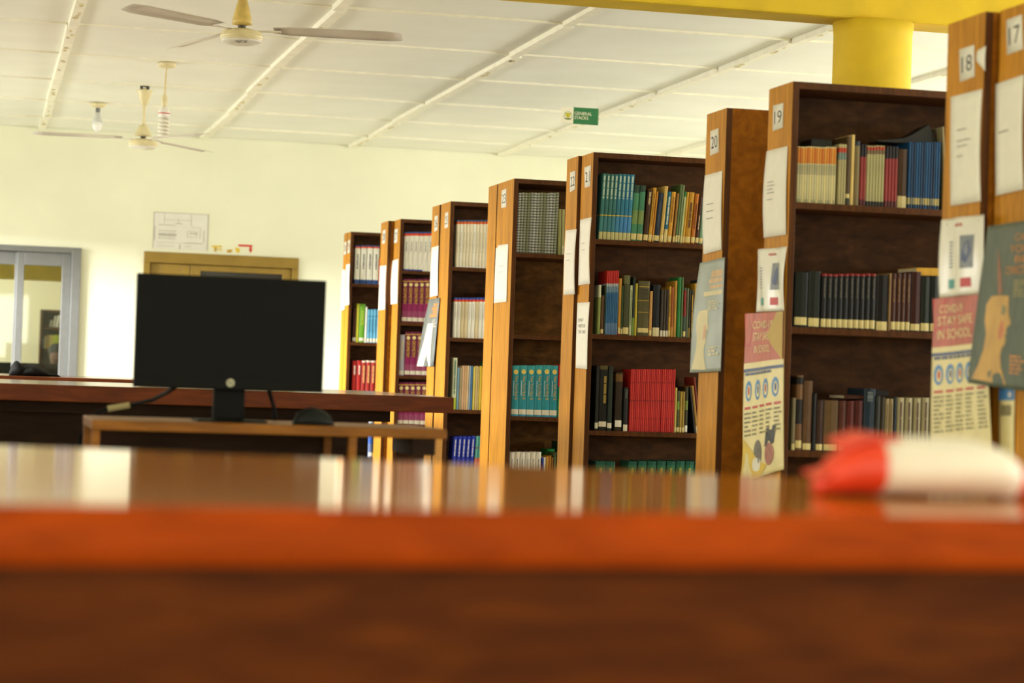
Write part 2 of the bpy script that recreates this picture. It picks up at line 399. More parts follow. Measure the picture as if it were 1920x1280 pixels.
for num, (x, y0, y1, face, sh) in CASES.items():
    e = empty('bookcase', (x, y0, 0))
    tag(e, LOOKS[num], 'bookcase', 'wooden library bookcases')
    d = y1 - y0
    if sh:
        yf = y0 + .012
        zs = [on_y(sh[0], py, yf).z for py in sh[1]]
        step = zs[-2] - zs[-1]
        while zs[-1] - step > 0.08: zs.append(zs[-1] - step)
    else:
        zs = [1.48, 1.09, .70, .30]
    SHZ[num] = zs
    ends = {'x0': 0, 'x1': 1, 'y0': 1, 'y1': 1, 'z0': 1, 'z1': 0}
    # the end panel: lit wood tone outside, shaded tone on edges and inner face
    MB().box(0, T, 0, d, 0, H, mx=ends).obj('side_panel', [LITW, SHADEW], e, bevel=.0015)
    ya, yb = (0, d - .014) if face < 0 else (.014, d)
    MB().box(WID / 2 - T / 2, WID / 2 + T / 2, ya, yb, .09, H - T).obj('middle_panel', SHADEW, e)
    MB().box(WID - T, WID, 0, d, 0, H).obj('side_panel', SHADEW, e)
    MB().box(T, WID - T, ya, yb, H - T, H).obj('top_panel', SHADEW, e)
    yk = (d - .014, d) if face < 0 else (0, .014)
    bm_ = (LITBK if num == 23 else SHADEBK) if face < 0 else PLYBK
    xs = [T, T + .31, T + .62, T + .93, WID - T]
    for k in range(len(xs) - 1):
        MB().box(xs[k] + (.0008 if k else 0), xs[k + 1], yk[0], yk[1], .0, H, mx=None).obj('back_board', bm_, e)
    for z in zs:
        MB().box(T, WID / 2 - T / 2, ya + .002 if face < 0 else ya, yb if face < 0 else yb - .002, z - .022, z).obj('shelf_board', SHADEW, e)
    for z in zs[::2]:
        MB().box(WID / 2 + T / 2, WID - T, ya, yb, z - .022, z).obj('shelf_board', SHADEW, e)
    MB().box(T, WID - T, ya, yb, 0.07, .09).obj('shelf_board', SHADEW, e)
    MB().box(T, WID - T, .01 if face < 0 else d - .03, .03 if face < 0 else d - .01, 0, .07).obj('plinth', SHADEW, e)

# ------------------------------------------------------------------ books
ORD = ['first', 'second', 'third', 'fourth', 'fifth', 'sixth', 'seventh', 'eighth', 'ninth', 'tenth', 'eleventh', 'twelfth', 'thirteenth', 'fourteenth', 'fifteenth',
       'sixteenth', 'seventeenth', 'eighteenth', 'nineteenth', 'twentieth', 'twenty-first', 'twenty-second', 'twenty-third', 'twenty-fourth', 'twenty-fifth', 'twenty-sixth']
SHELFW = ['top', 'second', 'third', 'fourth']
def cmat(c):
    return mat('cloth_%02x%02x%02x' % tuple(c), c, 0.5, 0.14, 45, stretch=(1, 1, .25), spec=0.3)
BOOKM = {}
def book_mesh(t, h, d, c, bands):
    key = (round(t, 4), round(h, 3), round(d, 3), c, tuple(bands))
    if key in BOOKM: return BOOKM[key]
    r = min(.006, t * .3); w = min(.0022, t * .16)
    out = [(0, d), (0, r), (t * .12, r * .35), (t * .5, 0), (t * .88, r * .35), (t, r), (t, d)]
    inn = [(w, d), (w, r + w), (t * .2, r * .5 + w), (t * .5, w * 1.2), (t * .8, r * .5 + w), (t - w, r + w), (t - w, d)]
    cuts = sorted({0.0, 1.0} | {b[0] for b in bands} | {b[1] for b in bands})
    cols = [c]
    for b in bands:
        if b[2] not in cols: cols.append(b[2])
    m = MB(); n = len(out)
    for a, b in zip(cuts[:-1], cuts[1:]):
        mid = (a + b) / 2; ci = 0
        for q in bands:
            if q[0] <= mid <= q[1]: ci = cols.index(q[2])
        for k in range(n - 1):
            (x0, y0), (x1, y1) = out[k], out[k + 1]
            m.poly([(x0, y0, a * h), (x1, y1, a * h), (x1, y1, b * h), (x0, y0, b * h)], ci)
        for k in range(n - 1):
            (x0, y0), (x1, y1) = inn[k], inn[k + 1]
            m.poly([(x0, y0, b * h), (x1, y1, b * h), (x1, y1, a * h), (x0, y0, a * h)], 0)
        for P, Q in ((out[0], inn[0]), (out[-1], inn[-1])):
            m.poly([(*P, a * h), (*Q, a * h), (*Q, b * h), (*P, b * h)], 0)
    topc = 0
    for q in bands:
        if q[1] >= 1: topc = cols.index(q[2])
    for z, ci in ((0, 0), (h, topc)):
        for k in range(n - 1):
            m.poly([(*out[k], z), (*out[k + 1], z), (*inn[k + 1], z), (*inn[k], z)], ci)
    me = bpy.data.meshes.new('cover'); me.from_pydata(m.v, [], m.f); me.polygons.foreach_set('material_index', m.m)
    for cc in cols: me.materials.append(cmat(cc))
    bm = bmesh.new(); bm.from_mesh(me); bmesh.ops.remove_doubles(bm, verts=bm.verts, dist=1e-6); bmesh.ops.recalc_face_normals(bm, faces=bm.faces); bm.to_mesh(me); bm.free()
    pg = MB().box(w, t - w, r + w + .001, d - .003, .003, h - .004).mesh('pages', PAGES)
    BOOKM[key] = (me, pg)
    return BOOKM[key]
DECO = {}
def spine_text(word, t, h, f0, f1, wf, color, xc=.5):
    key = (word, round(t, 4), round(h, 3), f0, f1, wf, color, xc)
    if key not in DECO:
        vs, fs = text_geo(word)
        me = bpy.data.meshes.new('title')
        me.from_pydata([(t * (xc - wf / 2) + v[1] * t * wf, -.0006, h * f1 - v[0] * h * (f1 - f0)) for v in vs], [], fs)
        me.materials.append(mat('ink_%02x%02x%02x' % color, color, 0.5, 0.05)); DECO[key] = me
    return DECO[key]
def spine_bar(kind, t, h, f0, f1, wf, color, xc=.5, seg=1):
    key = (kind, round(t, 4), round(h, 3), f0, f1, wf, color, xc, seg)
    if key not in DECO:
        m = MB(); x0, x1 = t * (xc - wf / 2), t * (xc + wf / 2)
        if kind == 'disc':
            n = 12; rz = t * wf / 2; zc = h * f0
            m.poly([(t * xc + rz * math.cos(a), -.0005, zc + rz * math.sin(a)) for a in [2 * math.pi * k / n for k in range(n)]])
        elif kind == 'sticker':
            r = min(.006, t * .3)
            pts = [(t * .03, r * .75), (t * .12, r * .35), (t * .5, 0), (t * .88, r * .35), (t * .97, r * .75)]
            m.rings([[(x, y - .0006, h * f) for x, y in pts] for f in (f0, f1)], close=False, caps=False)
        else:
            r = random.Random(int(h * 1e4) + seg); z = f1
            while z > f0 + .004:
                L = min(r.uniform(.25, .6) * (f1 - f0) / seg * 1.6, z - f0)
                m.poly([(x0, -.0005, h * (z - L)), (x1, -.0005, h * (z - L)), (x1, -.0005, h * z), (x0, -.0005, h * z)]); z -= L + .012
        DECO[key] = m.mesh('title' if kind == 'bars' else ('emblem' if kind == 'disc' else 'spine_label'), mat('ink_%02x%02x%02x' % color, color, 0.6, 0.06))
    return DECO[key]
LBL = (235, 228, 205); LBLY = (225, 208, 140); WHITE = (238, 236, 228)
class St:
    def __init__(s, c, bands=(), stk=None, title=None, disc=None, dz=0, stkc=LBL, sub=None): s.__dict__.update(c=c, bands=list(bands), stk=stk, title=title, disc=disc, dz=dz, stkc=stkc, sub=sub)

def shelf_row(num, si, tf, items, depth=.15, lean=0.0):
    """items: (left, right, top) in zoomed photograph pixels, description, style, optional lean in degrees (top to the right)"""
    ox, oy, sc = tf
    cx, y0, y1, face, sh = CASES[num]
    yf = y0 + .014
    z = SHZ[num][si]
    depth = min(depth, y1 - y0 - .05)
    counts, seen = {}, {}
    for it in items: counts[it[3]] = counts.get(it[3], 0) + 1
    for it in items:
        xl, xr, yt, desc, st = it[:5]
        ln = it[5] if len(it) > 5 else lean
        yy = yf + st.dz
        ymid = on_y(ox + xl / sc, 0, yy)
        # py of the shelf at this x: invert by linear search on two samples
        def base_py(px):
            a, b = on_y(px, 300, yy).z, on_y(px, 900, yy).z
            return 300 + (z - a) / (b - a) * 600
        pl, pr = ox + xl / sc, ox + xr / sc
        X0, X1 = on_y(pl, base_py(pl), yy).x, on_y(pr, base_py(pr), yy).x
        h = on_y((pl + pr) / 2, oy + yt / sc, yy).z - z
        t = max(X1 - X0 - .0006, .003)
        a = math.radians(ln)
        h = h / math.cos(a)
        t = t * math.cos(a)
        h = round(h * 400) / 400; t = round(t * 5000) / 5000
        X0 = max(X0, cx + T + .001)
        cov, pg = book_mesh(t, h, depth, st.c, st.bands)
        o = link('book', cov)
        if ln >= 0: o.location = (X0 + t * math.cos(a) - t * math.cos(a), yy, z + t * math.sin(a))
        else: o.location = (X0, yy, z + .0008)
        if ln >= 0: o.location = (X0, yy, z + t * math.sin(a) + .0008)
        o.rotation_euler = (0, a, 0)
        link('pages', pg, o)
        if st.stk: link('spine_label', spine_bar('sticker', t, h, st.stk[0], st.stk[1], 1, st.stkc), o)
        if st.title:
            kind, col_, f0, f1, wf = st.title[:5]; xc = st.title[5] if len(st.title) > 5 else .5
            if kind == 'bars': link('title', spine_bar('bars', t, h, f0, f1, wf, col_, xc, 2), o)
            else: link('title', spine_text(kind, t, h, f0, f1, wf, col_, xc), o)
        if st.sub: link('subtitle', spine_bar('bars', t, h, st.sub[1], st.sub[2], st.sub[3], st.sub[0], st.sub[4], 1), o)
        if st.disc: link('emblem', spine_bar('disc', t, h, st.disc[0], st.disc[0], st.disc[2] if len(st.disc) > 2 else .7, st.disc[1]), o)
        where = 'on the %s shelf of bookcase %s' % (SHELFW[si], NUMW[num])
        if counts[desc] > 1:
            k = seen[desc] = seen.get(desc, 0) + 1
            lab = '%s %s %s' % (ORD[k - 1], desc, where)
        else: lab = desc + ' ' + where
        tag(o, lab, 'book', 'books on the %s shelf of bookcase %s' % (SHELFW[si], NUMW[num]))
def even(x0, x1, n, top, desc, st, lean=None, slope=0):
    w = (x1 - x0) / n
    return [(x0 + k * w, x0 + (k + 1) * w, top + slope * k, desc, st[k % len(st)] if isinstance(st, list) else st) + ((lean,) if lean is not None else ()) for k in range(n)]
Z1, Z2, Z3, Z4 = (620, 400, 5.3333), (620, 620, 5.3333), (800, 360, 4.5714), (800, 640, 4.0)
Z5, Z6, Z7, Z8, Z9 = (1050, 270, 4.5714), (1050, 480, 4.5714), (1050, 680, 4.5714), (1460, 200, 3.7647), (1460, 460, 3.0476)
CRM, CRM2 = (246, 242, 226), (238, 229, 200)
GOLD, DGOLD = (232, 190, 70), (205, 150, 40)

# bookcase 29
cv = St(CRM, [(0, .11, (52, 82, 140)), (.97, 1, (60, 85, 140)), (.93, .97, (225, 80, 45))], title=('bars', (120, 125, 130), .38, .78, .22))
shelf_row(29, 0, Z1, [(236, 287, 320, 'cream volume with blue foot', cv), (295, 350, 320, 'cream volume with blue foot', cv), (357, 414, 320, 'cream volume with blue foot', cv), (420, 476, 322, 'cream volume with blue foot', cv),
    (480, 500, 450, 'thin orange book', St((225, 85, 40), stk=(.02, .1)))], .1)
bl = St((105, 180, 215), stk=(.02, .13), bands=[(.78, .81, (60, 130, 175))], title=('bars', (60, 120, 165), .3, .7, .2))
shelf_row(29, 1, Z1, [(218, 232, 950, 'narrow dark brown book', St((70, 40, 25), stk=(.03, .14))), (234, 250, 950, 'brown book with white label', St((95, 55, 30), stk=(.03, .14))),
    (252, 278, 904, 'yellow-green spine', St((205, 205, 60))), (280, 336, 904, 'green textbook titled CHOICES', St((110, 170, 50), stk=(.04, .12), title=('CHOICES', (225, 225, 90), .45, .82, .5))),
    (340, 358, 935, 'slim white book', St(WHITE, stk=(.03, .12)))] + even(360, 484, 4, 962, 'pale blue volume', bl), .1)
rd = St((180, 38, 32), title=('bars', (240, 225, 205), .55, .85, .3)); rd2 = St((165, 42, 35), title=('bars', (215, 160, 100), .3, .85, .42), bands=[(.95, 1, (230, 210, 190))])
shelf_row(29, 2, Z2, [(212, 252, 300, 'red book with short white title', rd), (258, 300, 300, 'red book with short white title', rd), (304, 345, 300, 'red book with tan title', rd2), (350, 392, 300, 'red book with tan title', rd2),
    (397, 440, 300, 'red book with tan title', rd2), (444, 482, 300, 'red book with yellow foot', St((175, 40, 35), [(.0, .12, (215, 160, 50))], title=('bars', (235, 215, 190), .5, .85, .3)))], .1)
shelf_row(29, 3, Z2, [(376, 416, 870, 'grey-blue book with white sticker', St((95, 110, 150), [(.35, .6, (50, 90, 170)), (.85, 1, (170, 175, 180))], stk=(.03, .13))), (422, 446, 960, 'dark green book with pale marks', St((50, 60, 35), title=('bars', (190, 190, 150), .45, .85, .4), bands=[(.0, .15, (215, 180, 90))])),
    (452, 478, 980, 'brown book beside the dark green one', St((110, 70, 35)))], .1)
# bookcase 27
ct = St(CRM, [(.96, 1, (62, 90, 150)), (.90, .96, (228, 78, 40))], title=('bars', (165, 168, 170), .5, .75, .16))
ctb = St(CRM, [(.96, 1, (62, 90, 150)), (.90, .96, (228, 78, 40)), (0, .035, (45, 80, 165))], title=('bars', (165, 168, 170), .5, .75, .16))
shelf_row(27, 0, Z1, even(727, 1014, 6, 185, 'cream volume with red tab', [ctb, ctb, ctb, ctb, ct, ct]))
geo = St((122, 30, 72), [(.26, .44, (150, 35, 95)), (.1, .26, (160, 75, 110)), (.93, .955, (205, 165, 70))], stk=(.025, .115), title=('GEOMETRY', (240, 200, 60), .42, .80, .52), disc=(.865, (240, 222, 150), .66))
shelf_row(27, 1, Z1, even(706, 984, 5, 655, 'purple GEOMETRY textbook', geo) + [(990, 1040, 655, 'purple GEOMETRY textbook', geo)])
shelf_row(27, 2, Z2, [(678, 732, 38, 'grey-white thick textbook', St((190, 186, 196), stk=(.025, .12), title=('bars', (215, 200, 150), .4, .85, .3)))] + even(736, 1024, 5, 12, 'purple GEOMETRY textbook', geo))
shelf_row(27, 3, Z2, even(664, 1010, 6, 516, 'purple GEOMETRY textbook', geo))
# bookcase 25
c25 = St(CRM2, [(.965, 1, (70, 88, 130)), (.915, .965, (222, 105, 45)), (.0, .03, CRM)], title=('bars', (190, 185, 160), .3, .75, .14))
c25w = St(CRM, [(.95, 1, (55, 82, 165)), (.90, .95, (222, 70, 45))], title=('bars', (185, 185, 180), .45, .85, .14))
c25y = St((226, 210, 165), c25w.bands, title=c25w.title)
shelf_row(25, 0, Z3, even(246, 612, 13, 240, 'cream volume with orange tab', [c25, St(CRM, c25.bands, title=c25.title), c25, c25]))
shelf_row(25, 1, Z3, even(224, 596, 12, 905, 'white volume with red and blue tab', [c25w, c25w, c25y, c25y, c25w, c25w, c25y]) + [(528, 575, 865, 'yellow book with red edge standing behind white volumes', St((205, 165, 50), [(0.0, 1, (205, 165, 50))], dz=.135))], .108)
tan, pale = (214, 190, 130), (222, 226, 190)
shelf_row(25, 2, Z4, [(187, 220, 124, 'tall pale green book', St(pale, [(0, .22, (190, 205, 60))], title=('bars', (90, 140, 120), .3, .95, .3))), (222, 238, 196, 'light blue thin book', St((130, 170, 195))), (240, 257, 200, 'grey tan thin book', St((180, 165, 125))),
    (258, 275, 185, 'tan pink booklet', St((222, 185, 145))), (276, 292, 180, 'tan pink booklet', St((215, 175, 125))), (293, 309, 183, 'tan pink booklet', St((225, 195, 150))), (311, 322, 182, 'pale blue slim book', St((170, 185, 195))),
    (323, 338, 186, 'mid blue slim book', St((70, 120, 170))), (342, 358, 190, 'lemon yellow book', St((225, 205, 90))), (360, 374, 184, 'buff book beside the lemon one', St(tan)), (375, 388, 190, 'second buff book', St((205, 180, 110))),
    (390, 404, 186, 'bright yellow book', St((228, 200, 60))), (404, 420, 190, 'mustard thin book', St((205, 165, 50))), (422, 437, 156, 'dark green tall book', St((30, 105, 60))), (438, 452, 200, 'greenish tan book', St((190, 190, 130))),
    (453, 468, 198, 'cream tall thin book', St((215, 205, 165))), (469, 490, 160, 'teal edged book', St((80, 150, 120)))], .13)
bb = St((42, 62, 190), stk=(.03, .16), title=('bars', (225, 225, 235), .55, .93, .3), sub=((220, 180, 60), .22, .30, .5, .5), stkc=(215, 215, 190))
tr = St((225, 105, 90), [(.52, 1, (70, 165, 150)), (.72, .77, (120, 140, 130))])
tr2 = St((230, 130, 115), [(.52, 1, (110, 190, 180)), (.72, .77, (120, 140, 130))])
shelf_row(25, 3, Z4, [(180 + k * 33, 208 + k * 33, 712, 'royal blue book with white title', bb, 2.6) for k in range(5)] + even(346, 494, 8, 711, 'teal and salmon booklet', [tr2, tr], 2.9), .13)
# bookcase 23
sp1 = St((150, 155, 150), title=('bars', (95, 100, 100), .05, .97, .3), bands=[(.0, 1, (150, 155, 150))]); sp2 = St((128, 132, 112), title=('bars', (70, 75, 65), .05, .97, .3)); sp3 = St((90, 98, 78), title=('bars', (140, 145, 120), .05, .97, .3))
def ribs(n=22): return [(k / n, (k + .4) / n, (92, 97, 90)) for k in range(n)]
spir = [St((185, 190, 185), ribs()), St((165, 170, 158), ribs()), St((150, 155, 130), ribs()), St((128, 132, 95), ribs()), St((160, 165, 150), ribs())]
shelf_row(23, 0, Z3, even(764, 1112, 13, 6, 'grey ribbed spiral-bound volume', spir, .9) + [(1124, 1152, 148, 'short olive volume', St((150, 150, 95)), -1), (1154, 1180, 150, 'short olive volume', St((165, 162, 110), title=('bars', (220, 220, 200), .0, .2, .4)), -1)])
ny = St((48, 150, 165), [(.0, .04, (70, 160, 190)), (.9, 1, (60, 165, 170))], stk=(.035, .135), title=('New York Math B', (225, 175, 40), .33, .79, .38, .62), disc=(.875, (240, 215, 110), .62), sub=((200, 225, 225), .4, .7, .08, .26))
shelf_row(23, 2, Z4, even(630, 978, 6, 180, 'teal New York Math B textbook', ny) + [(980, 994, 176, 'thin red and green book', St((35, 140, 95), [(.58, 1, (215, 45, 35))])), (995, 1012, 176, 'thin red and pale green book', St((70, 160, 110), [(.58, 1, (220, 60, 45))])), (1014, 1034, 440, 'short lilac book', St((190, 185, 205)))])
wh = St((236, 232, 220), title=('bars', (120, 125, 130), .45, .85, .13), bands=[(.30, .36, (200, 205, 205))])
wh2 = St((236, 228, 212), title=('bars', (120, 125, 130), .45, .85, .13), bands=[(0, 1, (236, 228, 212)), (.30, .36, (205, 205, 205))])
shelf_row(23, 3, Z4, even(612, 850, 6, 830, 'white volume with small grey title', [wh, wh2, wh]) + [(860, 868, 874, 'bright blue thin book', St((50, 90, 200))), (869, 883, 870, 'white thin book beside the blue one', St(WHITE)), (885, 908, 862, 'gold brown book', St((205, 150, 60))), (909, 925, 858, 'ochre book', St((190, 130, 45))), (926, 942, 872, 'brown small book', St((140, 95, 40))),
    (944, 962, 832, 'dark olive book', St((70, 85, 50), title=('bars', (170, 160, 90), .3, .9, .2))), (963, 984, 832, 'darker olive book', St((60, 75, 45))), (985, 1010, 832, 'black green book', St((45, 58, 38))),
    (890, 950, 806, 'bright green book pushed to the back', St((45, 165, 75), dz=.16)), (972, 1014, 750, 'tall deep green book pushed to the back', St((30, 95, 65), dz=.16))], .14)
# bookcase 21
t8 = [St(c, [(.36, .375, (222, 190, 80)), (.12, .35, c2)], stk=(.0, .115), stkc=(205, 200, 140), title=('bars', (190, 215, 205), .62, .97, .4)) for c, c2 in
      (((62, 128, 128), (70, 140, 145)), ((58, 118, 118), (66, 130, 140)), ((60, 122, 120), (64, 130, 145)), ((56, 120, 128), (66, 135, 160)), ((52, 125, 150), (70, 140, 190)), ((52, 128, 160), (70, 140, 200)), ((48, 128, 170), (70, 140, 205)), ((60, 140, 180), (75, 145, 205)))]
def S_(c, stk=(.02, .13), **k):
    k.setdefault('stkc', LBLY); return St(c, stk=stk, **k)
r1 = [(330 + k * 34.3, 330 + (k + 1) * 34.3, 252 + k * 1.3, 'tall blue volume with gold line', t8[k], 2.2) for k in range(8)]
r1 += [(606, 656, 352, 'sea green book with floral spine', S_((72, 140, 108), bands=[(.86, 1, (45, 72, 60)), (.3, .55, (120, 150, 90))]), 2.2), (658, 708, 352, 'sea green book with floral spine', S_((68, 135, 105), bands=[(.88, 1, (45, 72, 60)), (.3, .55, (125, 150, 90))]), 2.2),
    (712, 754, 390, 'brown book with pale title', S_((66, 42, 22), title=('bars', (200, 180, 140), .7, .95, .4)), 4), (756, 786, 374, 'amber yellow book', S_((212, 160, 48), title=('bars', (120, 80, 20), .3, .9, .2)), 4),
    (788, 803, 405, 'narrow orange book', S_((206, 140, 40)), 4), (804, 850, 416, 'navy blue thick book', S_((36, 50, 72), title=('bars', (60, 75, 95), .3, .8, .3)), 4), (853, 884, 362, 'cream tall book', S_((215, 185, 105)), 4),
    (886, 916, 408, 'bright blue book with pale title', S_((25, 110, 150), stk=(0, .26), title=('bars', (215, 225, 215), .35, .9, .4)), 4), (918, 956, 410, 'orange yellow book', S_((216, 160, 52), title=('bars', (140, 95, 30), .4, .9, .25)), 4), (964, 983, 420, 'worn tan book', S_((165, 120, 60)), 4),
    (985, 1005, 345, 'tall moss green book', S_((92, 118, 70)), 4), (1006, 1024, 350, 'tall grey green book', S_((120, 140, 100)), 4), (1028, 1046, 408, 'pale green and white book', S_((190, 205, 150), bands=[(.9, 1, (60, 130, 70))]), 4),
    (1048, 1066, 410, 'mustard yellow slim book', S_((214, 165, 52)), 4), (1068, 1116, 412, 'broad gold book', S_((196, 148, 46), title=('bars', (110, 75, 25), .3, .8, .4)), 4), (1120, 1156, 425, 'dark orange book', S_((190, 115, 35), title=('bars', (120, 65, 20), .3, .8, .3)), 4),
    (1158, 1188, 450, 'dark brown book with white dots', S_((72, 38, 20), title=('bars', (205, 190, 160), .3, .6, .25)), 4), (1190, 1222, 460, 'pale teal book', S_((120, 165, 135)), 4)]
shelf_row(21, 0, Z5, r1)
rb7 = [St((55, 110, 160), [(.8, 1, (200, 48, 40)), (.755, .8, (190, 195, 200)), (.66, .755, (120, 150, 180)), (.0, .18, (105, 140, 185))]), St((45, 100, 150), [(.8, 1, (190, 42, 36)), (.755, .8, (180, 185, 190)), (.66, .755, (110, 140, 170)), (.0, .18, (95, 130, 175))])]
r2 = [(320, 344, 247, 'pale green book with white top', St((150, 165, 95), [(.75, 1, (215, 220, 190))])), (346, 372, 336, 'short brown book', S_((100, 66, 40))), (373, 384, 255, 'slim dark green book', St((42, 58, 30)))]
r2 += even(386, 490, 7, 126, 'slim red and blue booklet', rb7)
r2 += [(494, 518, 190, 'yellow orange book', S_((200, 145, 50), bands=[(.0, .1, (170, 40, 35))])), (519, 534, 255, 'small bottle green book', S_((50, 78, 40))), (536, 590, 166, 'thick moss green book', S_((72, 76, 48), bands=[(.86, 1, (105, 108, 70))])), (591, 612, 250, 'white and green slim book', S_((195, 205, 165), stk=None, title=('bars', (80, 120, 60), .2, .9, .25))),
    (614, 634, 178, 'tall black green book', St((40, 52, 42), [(0, .3, (120, 150, 70))])), (635, 656, 232, 'lime yellow book', St((190, 175, 50))), (662, 760, 216, 'broad grey olive book with gold bands', S_((92, 88, 58), stk=(.06, .14), bands=[(.425, .435, (200, 170, 60)), (.64, .65, (200, 170, 60)), (.89, .9, (200, 170, 60))], title=('bars', (70, 66, 40), .66, .86, .7))),
    (762, 786, 298, 'tan paper-covered book', S_((205, 155, 90))), (790, 852, 246, 'thick navy black book', S_((28, 32, 38), stk=(.0, .17), stkc=(225, 215, 170))), (856, 880, 286, 'charcoal book with white label', S_((58, 48, 36), stk=(.0, .13), stkc=(225, 220, 200))), (881, 904, 286, 'charcoal book with white label', S_((62, 52, 38), stk=(.0, .13), stkc=(225, 220, 200))), (905, 924, 286, 'charcoal book with white label', S_((56, 46, 34), stk=(.0, .13), stkc=(225, 220, 200))),
    (926, 944, 262, 'golden yellow book', S_((205, 160, 55), title=('bars', (90, 60, 20), .4, .85, .25))), (946, 968, 266, 'russet orange book', S_((160, 90, 40), stk=None, bands=[(0, .2, (190, 145, 60))])), (970, 994, 212, 'tall ochre book', S_((185, 140, 50), stk=None)), (998, 1030, 182, 'emerald green book', St((40, 125, 60))), (1031, 1048, 182, 'grey green thin book', St((90, 120, 70))),
    (1052, 1076, 270, 'teal book with red upper half', S_((72, 92, 80), bands=[(.42, .95, (140, 42, 30))], stk=(.02, .12))), (1078, 1096, 276, 'grey sage book', St((100, 110, 85))), (1097, 1112, 285, 'dark small book', St((50, 48, 30), [(0, .2, (160, 130, 50))])), (1113, 1140, 290, 'dark book with gold lettering', St((60, 55, 28), title=('bars', (200, 160, 60), .1, .9, .3))), (1142, 1164, 235, 'bright gold slim book', St((205, 160, 60))),
    (1166, 1186, 268, 'green book with yellow ends', St((70, 105, 75), [(.75, 1, (205, 175, 60)), (0, .25, (205, 150, 50))])), (1194, 1208, 205, 'dark blue leaning book', St((55, 66, 72)), -1)]
shelf_row(21, 1, Z6, r2)
redb = [St((200, 44, 40), [(.49, .505, (150, 28, 25)), (.2, .215, (160, 30, 28)), (.78, .795, (160, 32, 30))]), St((212, 58, 50), [(.49, .505, (150, 28, 25)), (.78, .795, (160, 32, 30))]), St((188, 38, 36), [(.49, .505, (140, 25, 22)), (.2, .215, (150, 28, 25))])]
r3 = [(296, 326, 26, 'black old book', S_((26, 28, 22), stk=(.03, .12), stkc=LBL)), (328, 398, 26, 'thick black book with gold lettering', S_((24, 26, 20), bands=[(.94, 1, (95, 85, 50))], stk=(.06, .14), stkc=LBL, title=('bars', (165, 140, 60), .42, .84, .3, .66))), (402, 444, 30, 'dark slate green book', S_((36, 46, 38), stk=(.04, .12), stkc=LBL)),
      (468, 528, 82, 'dark brown book with ornate top', S_((48, 34, 18), bands=[(.84, .97, (110, 78, 34))], stk=(.07, .18), stkc=WHITE)), (540, 580, 214, 'small dark navy book', S_((32, 36, 36), stk=(.0, .15), stkc=LBL, title=('bars', (90, 95, 85), .75, .95, .5)))]
r3 += even(592, 722, 8, 57, 'thin red booklet', redb) + even(724, 858, 9, 57, 'thin red booklet', redb) + even(862, 976, 7, 58, 'thin red booklet', redb)
r3 += [(978, 996, 212, 'cream yellow book', S_((200, 180, 90))), (998, 1020, 240, 'mottled green book', S_((80, 85, 50), bands=[(.55, .75, (130, 160, 60))])), (1022, 1042, 246, 'worn gold book', S_((178, 148, 55))), (1044, 1064, 248, 'second worn gold book', S_((165, 138, 60))), (1066, 1092, 205, 'dark floral book', S_((62, 58, 34), bands=[(.5, .7, (120, 140, 60))], stk=(.02, .16), stkc=WHITE)),
       (1150, 1166, 215, 'black book leaning', St((30, 30, 30)), -8), (1168, 1190, 200, 'golden book leaning', S_((165, 125, 50), stk=(0, .14), stkc=LBL), -8), (1193, 1210, 128, 'tall maroon book leaning', St((130, 52, 38)), -8)]
shelf_row(21, 2, Z7, r3)
gr = St((42, 112, 84), title=('bars', (160, 165, 70), .25, .9, .28), bands=[(.94, 1, (32, 92, 78))])
xs4 = [292, 376, 536, 620, 702, 784, 866, 946, 1026, 1106]
shelf_row(21, 3, Z7, [(x, x + (82 if k < 2 else 74), 846, 'green hardback with gold lettering', gr, 0 if k < 2 else 4) for k, x in enumerate(xs4)])
# bookcase 19
ow = [St((212, 202, 150), [(.7, .98, (220, 140, 45)), (.5, .68, (185, 178, 135)), (.0, .06, (180, 175, 130))]), St((200, 195, 150), [(.7, .98, (205, 115, 35)), (.5, .68, (170, 165, 130)), (.0, .06, (170, 170, 130))]), St((222, 210, 150), [(.7, .98, (225, 155, 60)), (.5, .68, (190, 180, 135))])]
r = even(124, 398, 16, 281, 'orange-topped cream booklet', ow, slope=.4)
rw = St((180, 170, 120), [(.86, .94, (190, 70, 40)), (.74, .86, (120, 140, 130))], title=None)
r += even(416, 470, 3, 264, 'grey booklet with red top', rw) + [(472, 502, 212, 'tall brown book with pale label', St((88, 68, 40), [(0, .1, (60, 60, 45)), (.1, .16, LBLY)])), (504, 526, 196, 'tall cream book standing forward', St((228, 198, 120))), (528, 568, 244, 'grey tan book', St((130, 115, 75), [(.93, 1, (50, 60, 70))]))]
rk = St((150, 54, 48), [(.8, 1, (32, 26, 28)), (.0, .1, (90, 35, 35))])
wg = St((178, 172, 120), [(.93, .98, (180, 60, 40)), (.86, .93, (120, 100, 70)), (.0, .08, (45, 42, 35))])
r += even(570, 612, 2, 270, 'red booklet with black top', rk) + even(614, 740, 6, 276, 'pale green booklet with red tab', wg) + even(744, 834, 4, 282, 'crimson booklet with black top', St((150, 52, 48), [(.8, 1, (30, 25, 26)), (.0, .1, (90, 35, 35))]))
r += [(836, 904, 302, 'brown book with cream sticker', St((72, 50, 30), stk=(.0, .2), stkc=(205, 188, 130)))]
bl2 = [St((18, 72, 116), [(.06, .16, (185, 170, 110)), (.0, .06, (30, 50, 70))]), St((14, 58, 96), [(.06, .16, (120, 120, 95))]), St((12, 44, 76), [(.06, .16, (150, 145, 110))]), St((20, 80, 126), [(.06, .16, (200, 180, 110))])]
r += even(908, 1132, 13, 250, 'dark blue booklet', bl2)
r += [(1178, 1194, 145, 'thin pale folder', St((150, 140, 105)), -4.5)]
shelf_row(19, 0, Z8, r, .16)
blk = St((22, 24, 22), [(.0, .02, (20, 20, 20))], stk=(.02, .17), stkc=LBLY)
